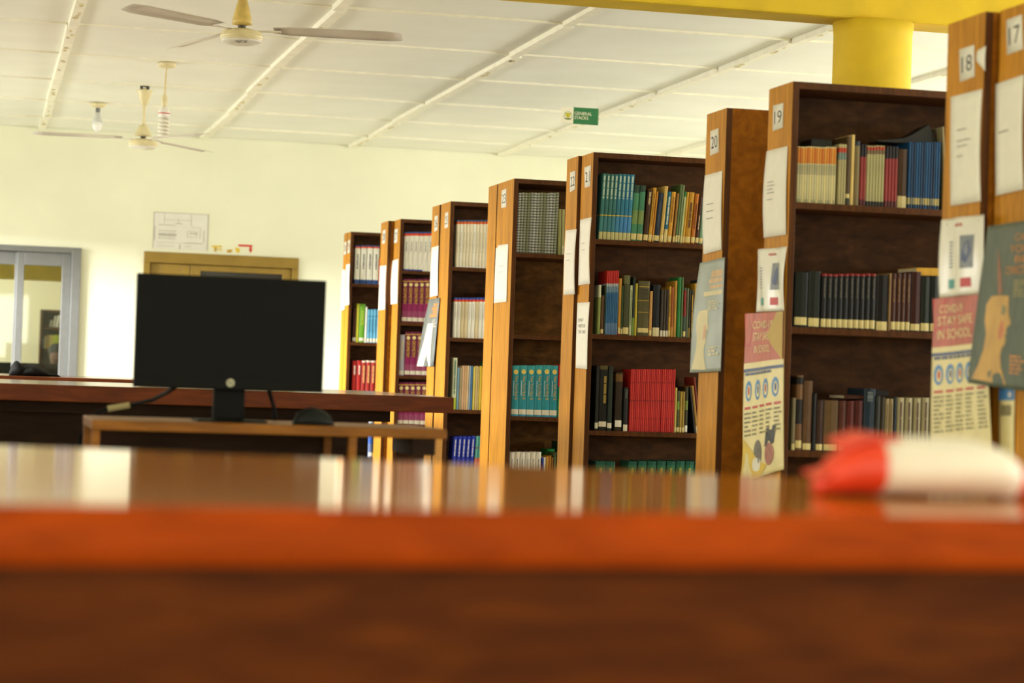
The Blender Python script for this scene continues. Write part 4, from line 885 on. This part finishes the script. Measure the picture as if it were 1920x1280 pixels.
# ------------------------------------------------------------------ ceiling fans and lamps
FANC = mat('cream_fan_enamel', (0.70, 0.62, 0.36), 0.35, 0.08, 20, linear=True); FANW = mat('white_fan_enamel', (0.74, 0.72, 0.64), 0.3, 0.06, 20, linear=True); FANY = mat('yellowed_fan_plastic', (0.62, 0.46, 0.13), 0.4, 0.12, 30, linear=True)
DARKM = mat('dark_metal', (0.05, 0.045, 0.03), 0.5, 0.1, linear=True); BLADE = mat('fan_blade_enamel', (0.62, 0.57, 0.50), 0.3, 0.1, 6, linear=True)
def fan(loc, hub_z, angles, label, top_canopy, text, R=.76, ccol=FANY, ch=.125, cw=.048):
    e = empty('ceiling_fan', (loc[0], loc[1], hub_z)); tag(e, label, 'fan', 'ceiling fans')
    up = ZC - hub_z
    MB().tube([(0, 0, .05), (0, 0, up - .02)], .011, 10).obj('rod', FANC, e, smooth=True)
    MB().lathe([(.012, .05 + ch), (cw * .45, .046 + ch), (cw * .7, .05 + ch * .62), (cw * .96, .05 + ch * .2), (cw, .055), (.02, .05)], n=24).obj('lower_canopy', ccol, e, smooth=True)
    if top_canopy:
        MB().lathe([(.016, up - .145), (.022, up - .138), (.056, up - .045), (.058, up - .036), (.034, up - .036)], n=24).obj('upper_canopy', FANC, e, smooth=True)
        MB().tube([(-.02, 0, up - .045), (-.025, 0, up - .01), (0, 0, up - .002), (.022, 0, up - .012), (.018, 0, up - .05)], .012, 8).obj('hook', DARKM, e)
    else: MB().lathe([(.012, up - .12), (.05, up - .03), (.052, up)], n=24).obj('upper_canopy', FANC, e, smooth=True)
    MB().lathe([(.02, .05), (.018, .032)], n=12).obj('shaft_collar', DARKM, e)
    MB().lathe([(.018, .036), (.06, .03), (.094, .018), (.100, .004), (.102, -.004), (.100, -.010), (.1015, -.013), (.098, -.022)], n=36).obj('motor_housing', FANC, e, smooth=False)
    MB().lathe([(.098, -.022), (.094, -.03), (.07, -.038), (.035, -.044), (.0, -.045)], n=36).obj('bottom_cap', FANW, e, smooth=True)
    for ang, pitch in angles:
        a_ = math.radians(ang); b = MB(); n = 9; rows = []
        for k in range(n):
            t_ = k / (n - 1); r_ = .15 + (R - .15) * t_
            hw = (.052 + .014 * t_) * (1 if k < n - 1 else .72)
            if k == 0: hw = .034
            p_ = math.radians(pitch)
            rows.append([(r_, -hw, -hw * math.sin(p_) - .012 * t_), (r_, -hw * .3, -hw * .3 * math.sin(p_) + .006 - .012 * t_), (r_, hw * .6, hw * .6 * math.sin(p_) + .004 - .012 * t_), (r_, hw, hw * math.sin(p_) - .004 - .012 * t_)]); rows[-1] = [(x_, y_, z_ + .034) for x_, y_, z_ in rows[-1]]
        R2 = [[(x * math.cos(a_) - y * math.sin(a_), x * math.sin(a_) + y * math.cos(a_), z) for x, y, z in row] for row in rows]
        b.rings(R2, close=False, caps=False)
        o = b.obj('blade', BLADE, e, smooth=True); sm = o.modifiers.new('sheet', 'SOLIDIFY'); sm.thickness = .0025
        hb = MB(); hb.box(.075, .185, -.018, .018, .022, .028); o2 = hb.obj('blade_bracket', FANW, e, bevel=.001); o2.rotation_euler = (0, 0, a_)
    if text:
        vs, fs = text_geo(text); b = MB(); yaw_ = math.atan2(loc[0], loc[1]); 
        for p_, q_ in vs:
            th = (p_ - .5) * .062; zz_ = -.026 - .010 * (1 - q_); rr = .0975 - (.0085 + .022 * (1 - q_))
            phi = th / .09
            b.v.append((rr * math.sin(phi + yaw_ * -1 + 0) , -rr * math.cos(phi - yaw_), zz_ - .0075))
        b.f = fs; b.m = [0] * len(fs); link('lettering', mk(b, 'lettering', INK), e)
    return e
p = on_y(453, 66, 10.6); fan(p, p.z - .004, [(-137.7, 12), (-14.1, -10), (110, -15)], 'near cream ceiling fan with SJC lettering on its hub', False, 'SJCE')
p = on_y(268, 270, 16.15); fan(p, p.z + .004, [(-172, 6), (-61, 15), (48, 6)], 'far cream ceiling fan over the brown door, short rod', True, None, .775, FANC, .085, .062)

WPL = mat('white_lamp_plastic', (0.78, 0.76, 0.68), 0.35, 0.04, linear=True); FROST = mat('frosted_bulb_glass', (0.80, 0.80, 0.78), 0.25, 0.03, linear=True); CFLG = mat('spiral_tube_glass', (0.80, 0.78, 0.66), 0.3, 0.04, linear=True); REDL = mat('red_line', (200, 70, 40), .5, .03); GLB = mat('grey_bulb_collar', (0.55, 0.56, 0.54), 0.25, 0.05, linear=True)
def light_pos(px, py):                       # on the ceiling
    q = on_z(px, py, ZC - .012); return q
q = light_pos(184, 195); e = empty('bulb_lamp', (q.x, q.y, ZC - .012)); tag(e, 'white bulb in a ceiling rose left of the far fan', 'lamp', 'ceiling lamps')
k = q.y / F
MB().lathe([(.062, .004), (.062, -.008), (.045, -.022), (.02, -.03)], n=24).obj('ceiling_rose', FANC, e, smooth=True)
MB().lathe([(.018, -.03), (.017, -.065)], n=16).obj('bulb_cap', ALU, e)
MB().lathe([(.016, -.06), (.022, -.09), (.034, -.125), (.037, -.14)], n=20).obj('bulb_collar', GLB, e, smooth=True)
MB().lathe([(.037, -.14), (.038, -.165), (.030, -.195), (.014, -.212), (.0, -.215)], n=20).obj('bulb_globe', FROST, e, smooth=True)
q = light_pos(313, 120); e = empty('spiral_lamp', (q.x, q.y, ZC - .01)); tag(e, 'spiral energy saving lamp hanging on a long cord', 'lamp', 'ceiling lamps')
yy = q.y; zr = lambda py: on_y(308, py, yy).z - (ZC - .01)
xr = lambda px, py: on_y(px, py, yy).x - q.x
MB().lathe([(.062, .004), (.062, -.008), (.05, -.024), (.012, -.03)], n=24).obj('ceiling_rose', FANC, e, smooth=True)
xb = xr(308.5, 190)
cordp = [(0, 0, -.025), (xr(312, 130), 0, zr(135)), (xr(310.5, 150), 0, zr(155)), (xb, 0, zr(180))]
MB().tube(cordp, .004, 6).obj('cord', FANY, e, smooth=True)
def lz(nm, prof, m_): 
    o = MB().lathe([(r_, zr(py)) for r_, py in prof], (xb, 0), 20).obj(nm, m_, e, smooth=True); return o
lz('lamp_holder', [(.012, 178), (.02, 182), (.02, 196), (.014, 200)], FANC)
lz('lamp_base', [(.016, 199), (.034, 206), (.038, 211), (.038, 219), (.03, 221)], WPL)
lz('red_band', [(.0385, 212), (.0385, 214)], REDL)
pts = []; zt_, zb_ = zr(222), zr(257)
for i in range(89):
    t_ = i / 88; a_ = t_ * 2 * math.pi * 5
    pts.append((xb + .031 * math.cos(a_), .031 * math.sin(a_), zt_ + (zb_ - zt_) * t_))
MB().tube([(xb, 0, zt_ + .02), (xb + .012, 0, zt_ + .008)] + pts, .0085, 8).obj('spiral_tube', CFLG, e, smooth=True)

# ------------------------------------------------------------------ reading tables
TZ = .72
nl, nr, fr_, fl = on_z(0, 945, TZ), on_z(1920, 970, TZ), on_z(1920, 912, TZ), on_z(0, 834, TZ)
def ext(a, b, s0, s1): d_ = (b - a); return a - d_ * s0, b + d_ * s1
nl, nr = ext(nl, nr, .35, .22); fl, fr_ = ext(fl, fr_, .28, .10)
tb = empty('reading_table', ((nl.x + nr.x) / 2, (nl.y + fr_.y) / 2, 0)); tag(tb, 'glossy orange-brown wooden reading table filling the foreground', 'table')
tb_o = Vector(tb.location)
b = MB(); th_ = .055
def loop(z, ins): 
    c_ = (nl + nr + fr_ + fl) / 4
    return [(p_.x - tb_o.x + (c_.x - p_.x) * ins, p_.y - tb_o.y + (c_.y - p_.y) * ins, z) for p_ in (nl, nr, fr_, fl)]
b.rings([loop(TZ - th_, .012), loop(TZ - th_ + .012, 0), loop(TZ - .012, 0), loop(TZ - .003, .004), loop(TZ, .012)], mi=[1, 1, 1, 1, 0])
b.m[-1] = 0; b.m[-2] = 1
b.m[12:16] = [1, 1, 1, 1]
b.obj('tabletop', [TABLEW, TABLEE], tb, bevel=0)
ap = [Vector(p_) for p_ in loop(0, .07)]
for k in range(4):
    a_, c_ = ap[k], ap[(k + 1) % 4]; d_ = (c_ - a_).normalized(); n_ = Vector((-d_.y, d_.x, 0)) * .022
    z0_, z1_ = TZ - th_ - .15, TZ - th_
    b = MB(); b.rings([[a_ + Vector((0, 0, z)), c_ + Vector((0, 0, z)), c_ + n_ + Vector((0, 0, z)), a_ + n_ + Vector((0, 0, z))] for z in (z0_, z1_)]); b.obj('apron', SHADEAPRON, tb)
for k in range(4):
    c_ = ap[k]; b = MB(); h_ = .035; b.rings([[(c_.x + sx * s_, c_.y + sy * s_, z) for sx, sy in ((-1, -1), (1, -1), (1, 1), (-1, 1))] for z, s_ in ((0, .026), (TZ - th_, .035))]); b.obj('leg', SHADEAPRON, tb, bevel=.004)

# red and white soft packet on it
pk = on_z(1730, 934, TZ); pk.y += .02
L_ = .285; r = random.Random(5)
e = empty('soft_packet', (pk.x + .01, pk.y, TZ)); tag(e, 'blurred red and white soft packet lying on the glossy table', 'packet')
PKW = mat('packet_white', (0.82, 0.76, 0.64), 0.45, 0.06, 12, linear=True); PKR = mat('packet_red', (0.75, 0.05, 0.012), 0.4, 0.1, 14, linear=True)
def blob(nm, t0, t1, m_, bulge=1.0, n=10, cap=True):
    rows = []
    for i in range(n + 1):
        t_ = t0 + (t1 - t0) * i / n
        s_ = max(.06, (1 - abs(2 * t_ - 1) ** 3.2)) ** .55
        hz, hy = .037 * s_ * bulge, .055 * s_ * bulge
        zc_ = hz
        rows.append([(L_ * (t_ - .5), hy * math.cos(a_) * (1 + .05 * math.sin(3 * a_ + 7 * t_)), zc_ * .98 + hz * math.sin(a_) * (1 if math.sin(a_) > 0 else .96) + .001) for a_ in [2 * math.pi * k / 16 for k in range(16)]])
    o = MB().rings(rows).obj(nm, m_, e, smooth=True); return o
blob('white_body', .26, .90, PKW); blob('red_end', .0, .262, PKR, 1.03); blob('red_end', .898, 1.0, PKR, 1.03)
fl_ = MB(); fl_.rings([[(-L_ * .5 - .005, -.03, .02), (-L_ * .5 - .005, .03, .026), (-L_ * .5 - .004, .03, .028), (-L_ * .5 - .004, -.03, .022)], [(-L_ * .44, -.02, .028), (-L_ * .44, .02, .03), (-L_ * .44, .02, .034), (-L_ * .44, -.02, .032)]]); fl_.obj('crimped_edge', PKR, e)
b = MB(); b.rings([[(-.115, y, .058 + y * .2) for y in (-.02, .03)] + [(-.115, y, .062 + y * .2) for y in (.03, -.02)], [(-.085, y, .071 + y * .1) for y in (-.03, .03)] + [(-.085, y, .076 + y * .1) for y in (.03, -.03)], [(-.045, y, .069) for y in (-.03, .03)] + [(-.045, y, .0725) for y in (.03, -.03)]]); b.obj('red_flap', PKR, e)

# table behind the computer, and the one further back
def long_table(x0, x1, y0, y1, z, th, label, legs=True, panel=None, rail=None):
    e = empty('reading_table', ((x0 + x1) / 2, y0, 0)); ox = e.location.x
    MB().box(x0 - ox, x1 - ox, 0, y1 - y0, z - th, z, mx={'y0': 1, 'x1': 1, 'x0': 1, 'z0': 1}).obj('tabletop', [DESKW, DESKE], e, bevel=.004)
    if rail: MB().box(rail[0] - ox, rail[1] - ox, .14, .165, z - th - rail[2], z - th).obj('apron', DESKD, e)
    if panel: MB().box(panel[0] - ox, panel[1] - ox, .25, .27, .08, z - th).obj('modesty_panel', DESKD, e)
    for xx in ((x0 + .06, (panel[1] if panel else x1) - .08)):
        for yy_ in (.3, y1 - y0 - .12): MB().box(xx - ox, xx - ox + .06, yy_, yy_ + .06, 0, z - th).obj('leg', DESKD, e)
    tag(e, label, 'table', 'dark reading tables'); return e
xB = on_y(851, 757, 8.75).x; xR = on_y(731, 775, 8.9).x; xP = on_y(690, 800, 9.0).x
long_table(-1.2, xB, 8.75, 10.6, .76, .064, 'long dark red-brown reading table directly behind the computer', panel=(-1.1, xP), rail=(-1.1, xR, .045))
xC = on_y(480, 715, 12.7).x
long_table(-1.4, xC, 12.7, 14.4, .762, .02, 'farther reading table with thin red edge carrying the black bag', rail=(-1.3, xC - .1, .06))
# black bag on the far table
b0 = on_y(56, 703, 12.95)
bg = empty('black_bag', (b0.x, 12.95, .762)); tag(bg, 'crumpled black bag lying on the farther reading table', 'bag')
BLKF = mat('black_fabric', (0.01, 0.011, 0.011), 0.7, 0.2, 30, linear=True, spec=0.15)
def lump(nm, cx, w, h, d, seed, tx=0):
    rr = random.Random(seed); rows = []
    for i in range(9):
        t_ = i / 8; s_ = math.sqrt(max(.03, 1 - (2 * t_ - 1) ** 2))
        rows.append([(cx + w * (t_ - .5), d * s_ * math.cos(a_), max(0, h * s_ * (0.5 + .5 * math.sin(a_)) * (1 + tx * (t_ - .5)) * rr.uniform(.85, 1.1))) for a_ in [2 * math.pi * k / 12 for k in range(12)]])
    return MB().rings(rows).obj(nm, BLKF, bg, smooth=True)
lump('bag_body', .02, .20, .058, .09, 2, -.5); lump('bag_flap', -.06, .11, .075, .08, 5, -.6); lump('strap', .12, .10, .018, .03, 8)

# ------------------------------------------------------------------ computer
SY0 = 5.9
sx0, sx1 = on_y(172, 800, SY0).x, on_y(838, 815, SY0).x
st_ = empty('computer_table', (sx0, SY0, 0)); tag(st_, 'small golden-brown computer table carrying the monitor', 'table')
sw = sx1 - sx0; sz = .702
MB().box(0, sw, 0, .50, sz - .026, sz).obj('tabletop', STANDW, st_, bevel=.003)
for xx in (0.0, on_y(655, 815, SY0).x - sx0): 
    for yy_ in (.005, .44): MB().box(xx + .001, xx + .022, yy_, yy_ + .03, 0, sz - .026).obj('leg', STANDW, st_, bevel=.002)
MB().box(on_y(790, 830, SY0).x - sx0, sw - .006, .12, .42, sz - .075, sz - .026).obj('drawer_box', DESKD, st_)
MB().box(.022, on_y(655, 815, SY0).x - sx0, .46, .475, .25, sz - .026).obj('back_panel', DESKD, st_)
mo = empty('monitor', (on_y(432, 790, 6.12).x, 6.12, sz)); tag(mo, 'black flat computer monitor seen with its screen dark', 'monitor')
MBLK = mat('black_monitor_plastic', (0.004, 0.004, 0.003), 0.6, 0.1, 60, linear=True, spec=0.12); SCR = mat('dark_screen', (0.0035, 0.0035, 0.003), 0.5, 0.05, linear=True, spec=0.1)
A_, B_, C_ = on_y(258.5, 512, 6.05), on_y(614, 525, 6.05), on_y(430, 733, 6.05)
mx0, mx1, mz0, mz1 = A_.x - mo.location.x, B_.x - mo.location.x, on_y(430, 731, 6.05).z - sz, on_y(436, 518.5, 6.05).z - sz
MB().box(mx0, mx1, -.055, -.025, mz0, mz1).obj('screen_shell', MBLK, mo, bevel=.003)
MB().box(mx0 + .08, mx1 - .08, -.025, .0, mz0 + .06, mz1 - .06).obj('rear_housing', MBLK, mo, bevel=.008)
MB().box(mx0 + .010, mx1 - .010, -.0556, -.0548, mz0 + .026, mz1 - .010).obj('screen', SCR, mo)
LOGO = mat('pale_logo', (0.42, 0.40, 0.26), 0.4, 0.05, linear=True)
lx = on_y(432.5, 717, 6.06).x - mo.location.x; lzz = on_y(432.5, 717.5, 6.06).z - sz
b = MB(); n = 24; b.rings([[(lx + .0108 * math.cos(2 * math.pi * k / n), y, lzz + .0108 * math.sin(2 * math.pi * k / n)) for k in range(n)] for y in (-.0549, -.0562)]); lg = b.obj('round_logo', LOGO, mo)
vs, fs = text_geo('hp'); b = MB(); b.v = [(lx - .0062 + .0124 * p_, -.0565, lzz - .0075 + .015 * q_) for p_, q_ in vs]; b.f = fs; b.m = [0] * len(fs); link('logo_letters', mk(b, 'logo_letters', MBLK), mo)
nk0, nk1 = on_y(400, 760, 6.1).x - mo.location.x, on_y(459, 760, 6.1).x - mo.location.x
MB().box(nk0, nk1, -.02, .005, .006, mz0 + .05).obj('neck', MBLK, mo, bevel=.004)
b = MB(); b.rings([[(nk0 - .05, -.10, 0), (nk1 + .055, -.10, 0), (nk1 + .055, .07, 0), (nk0 - .05, .07, 0)], [(nk0 - .05, -.10, .006), (nk1 + .055, -.10, .006), (nk1 + .055, .07, .006), (nk0 - .05, .07, .006)]]); b.obj('foot', MBLK, mo, bevel=.003)
# mouse
m0, m1 = on_y(548, 795, 6.0).x, on_y(626, 798, 6.0).x
ms = empty('computer_mouse', ((m0 + m1) / 2, 6.0, sz)); tag(ms, 'black computer mouse on the golden-brown table', 'mouse')
MSE = mat('black_mouse_plastic', (0.006, 0.008, 0.006), 0.5, 0.05, linear=True, spec=0.2)
rows = []; wm = m1 - m0
for i in range(13):
    t_ = i / 12; s_ = math.sqrt(max(.02, 1 - (2 * t_ - 1) ** 2)); hz = .046 * s_ ** .9 * (1.06 - .3 * abs(t_ - .38))
    rows.append([(wm * (t_ - .5), .032 * s_ * math.cos(a_), hz * max(0, math.sin(a_)) if k_ < 9 else 0) for k_, a_ in enumerate([math.pi * k / 8 for k in range(9)])])
MB().rings(rows).obj('shell', MSE, ms, smooth=True)
MB().box(-.046, -.028, -.004, .004, .024, .034).obj('scroll_wheel', MSE, ms, bevel=.002)
# cables
CAB = mat('black_cable', (0.004, 0.004, 0.0035), 0.6, 0.05, linear=True, spec=0.1); CONN = mat('pale_connector', (0.36, 0.30, 0.13), 0.5, 0.05, linear=True)
cb = empty('video_cable', (0, 0, 0)); tag(cb, 'black cable with a pale connector left of the monitor stand', 'cable')
pts = [on_y(x, y, d_) for x, y, d_ in ((335, 722, 6.13), (312, 736, 6.3), (285, 750, 6.42), (243, 759, 6.45))]
MB().tube(pts, .006, 8).obj('upper_cord', CAB, cb, smooth=True)
p0, p1 = on_y(243, 759, 6.45), on_y(202, 766, 6.45); MB().tube([p0, p0.lerp(p1, .5), p1], .0085, 8).obj('connector', CONN, cb)
pts = [on_y(x, y, 6.45) for x, y in ((202, 766), (178, 776), (160, 796), (150, 822), (146, 850))]; pts += [Vector((pts[-1].x, 6.45, .3)), Vector((pts[-1].x + .02, 6.45, .01))]
MB().tube(pts, .006, 8).obj('lower_cord', CAB, cb, smooth=True)
c2 = empty('power_cable', (0, 0, 0)); tag(c2, 'black power cord dropping behind the monitor beside the mouse', 'cable')
MB().tube([on_y(503, 728, 6.15), on_y(508, 745, 6.2), on_y(514, 765, 6.2), on_y(515, 780, 6.2), Vector((on_y(514, 790, 6.2).x, 6.2, sz + .004))], .006, 8).obj('cord', CAB, c2, smooth=True)

# ------------------------------------------------------------------ office behind the glass: bookcase, desk, seated reader
OY = 22.6
ox0 = on_y(76, 600, OY).x
oc = empty('office_bookcase', (ox0, OY, 0)); tag(oc, 'dark brown bookcase in the office behind the glass door', 'bookcase')
ozs = [on_y(90, py, OY).z for py in (613, 653)]; otop = on_y(80, 580, OY).z
OB = wood('office_bookcase_wood', (0.10, 0.045, 0.02), .5, .2)
for xx in (0, .88): MB().box(xx, xx + .02, 0, .28, 0, otop).obj('side_panel', OB, oc)
MB().box(0.02, .88, 0, .28, otop - .02, otop).obj('top_panel', OB, oc); MB().box(.02, .88, .265, .28, 0, otop - .02).obj('back_board', OB, oc)
for z_ in ozs + [ozs[-1] - .3, .1]: MB().box(.02, .88, .01, .265, z_ - .022, z_).obj('shelf_board', OB, oc)
def obook(px0, px1, py, si, c, lb, lean=0):
    a_, c_ = on_y(px0, 640, OY + .03).x, on_y(px1, 640, OY + .03).x; h_ = on_y(px0, py, OY + .03).z - ozs[si]
    me, pg = book_mesh(max(c_ - a_, .006), h_, .16, c, []); o = link('book', me); o.location = (a_, OY + .03, ozs[si] + .001 + math.sin(math.radians(max(lean, 0))) * max(c_ - a_, .006)); o.rotation_euler = (0, math.radians(lean), 0); link('pages', pg, o)
    tag(o, lb, 'book', 'books in the office bookcase')
obook(92, 96, 600, 0, (200, 200, 190), 'grey leaning book on the upper office shelf', 8); obook(98, 102, 592, 0, (215, 215, 205), 'white leaning book on the upper office shelf', 8); obook(104, 108, 591, 0, (240, 238, 228), 'white upright book on the upper office shelf', 8); obook(111, 115, 590, 0, (200, 200, 140), 'pale olive book on the upper office shelf')
obook(79, 82, 634, 1, (120, 150, 205), 'blue book on the lower office shelf'); obook(83, 87, 630, 1, (225, 220, 195), 'cream book on the lower office shelf')
for k, (c, nm) in enumerate((((190, 170, 120), 'tan book'), ((205, 190, 120), 'straw book'), ((190, 195, 80), 'yellow-green book'), ((180, 190, 70), 'lime book'), ((170, 185, 70), 'grass green book'))): obook(88 + k * 5.5, 93 + k * 5.5, 628, 1, c, nm + ' on the lower office shelf')
dx0 = on_y(-10, 690, 21.3).x; dk = empty('office_desk', (dx0, 21.3, 0)); tag(dk, 'black desk in the office behind the glass door', 'desk')
dzt = on_y(40, 680, 21.3).z
BLKD = mat('black_desk_laminate', (0.02, 0.018, 0.016), .5, .1, linear=True)
MB().box(-.6, 1.0, 0, .45, dzt - .03, dzt).obj('desktop', BLKD, dk); MB().box(-.55, .95, .03, .05, .1, dzt - .03).obj('front_panel', BLKD, dk)
for xx in (-.58, .94): MB().box(xx, xx + .04, .05, .42, 0, dzt - .03).obj('side_leg', BLKD, dk)
# person: one continuous figure grown on a skeleton, seated behind the desk, head bent forward
hx = on_y(107, 660, 22.1).x; hz = on_y(107, 662, 22.1).z
pe = empty('person', (hx, 22.15, 0)); tag(pe, 'person in dark clothes bent over the office desk behind the glass', 'person')
me = bpy.data.meshes.new('body')
hz -= .02
J = [((0, .10, .42), .14), ((0, .10, .60), .13), ((0, .05, hz - .20), .13), ((0, -.01, hz - .10), .055), ((0, -.05, hz - .01), .085), ((0, -.05, hz + .05), .075),
     ((-.19, .05, hz - .19), .06), ((-.24, -.10, hz - .36), .045), ((-.12, -.20, .56), .032), ((.19, .05, hz - .19), .06), ((.24, -.10, hz - .36), .045), ((.12, -.20, .56), .032),
     ((-.11, -.22, .46), .085), ((-.11, -.24, .08), .05), ((.11, -.22, .46), .085), ((.11, -.24, .08), .05)]
E_ = [(0, 1), (1, 2), (2, 3), (3, 4), (4, 5), (2, 6), (6, 7), (7, 8), (2, 9), (9, 10), (10, 11), (0, 12), (12, 13), (0, 14), (14, 15)]
me.from_pydata([j[0] for j in J], E_, [])
bo = link('body', me, pe); sk = bo.modifiers.new('skin', 'SKIN')
me.skin_vertices[0].data[0].use_root = True
for i, j in enumerate(J): me.skin_vertices[0].data[i].radius = (j[1], j[1])
bo.modifiers.new('smooth', 'SUBSURF').levels = 1
me.materials.append(mat('dark_shirt', (0.03, 0.03, 0.035), .8, .1, linear=True))
SKN = mat('brown_skin', (0.16, 0.07, 0.04), .5, .05, linear=True)
MB().rings([[(.07 * s_ * math.cos(a_), -.075 + .07 * s_ * math.sin(a_), hz + z_) for a_ in [2 * math.pi * k / 14 for k in range(14)]] for z_, s_ in ((-.10, .45), (-.08, .75), (-.03, .98), (.02, 1.0), (.06, .9))]).obj('face', SKN, pe, smooth=True)
MB().tube([(0, -.14, hz), (0, -.158, hz - .03), (0, -.145, hz - .04)], [.008, .014, .01], 8).obj('nose', SKN, pe, smooth=True)
MB().rings([[(.085 * s_ * math.cos(a_), -.05 + .095 * s_ * math.sin(a_), hz + z_) for a_ in [2 * math.pi * k / 14 for k in range(14)]] for z_, s_ in ((.0, .9), (.03, 1.0), (.07, .95), (.10, .7), (.118, .3))]).obj('hair', mat('black_hair', (0.01, 0.01, 0.01), .7, .2, linear=True), pe, smooth=True)
ch = empty('office_chair', (hx, 22.25, 0)); tag(ch, 'dark office chair under the person behind the glass', 'chair')
MB().box(-.22, .22, -.2, .2, .25, .29).obj('seat', BLKD, ch, bevel=.01); MB().tube([(0, 0, .03), (0, 0, .25)], .03, 8).obj('post', BLKD, ch)
for a_ in (0, 72, 144, 216, 288): MB().tube([(0, 0, .04), (.22 * math.cos(math.radians(a_)), .22 * math.sin(math.radians(a_)), .02)], .02, 6).obj('leg', BLKD, ch)
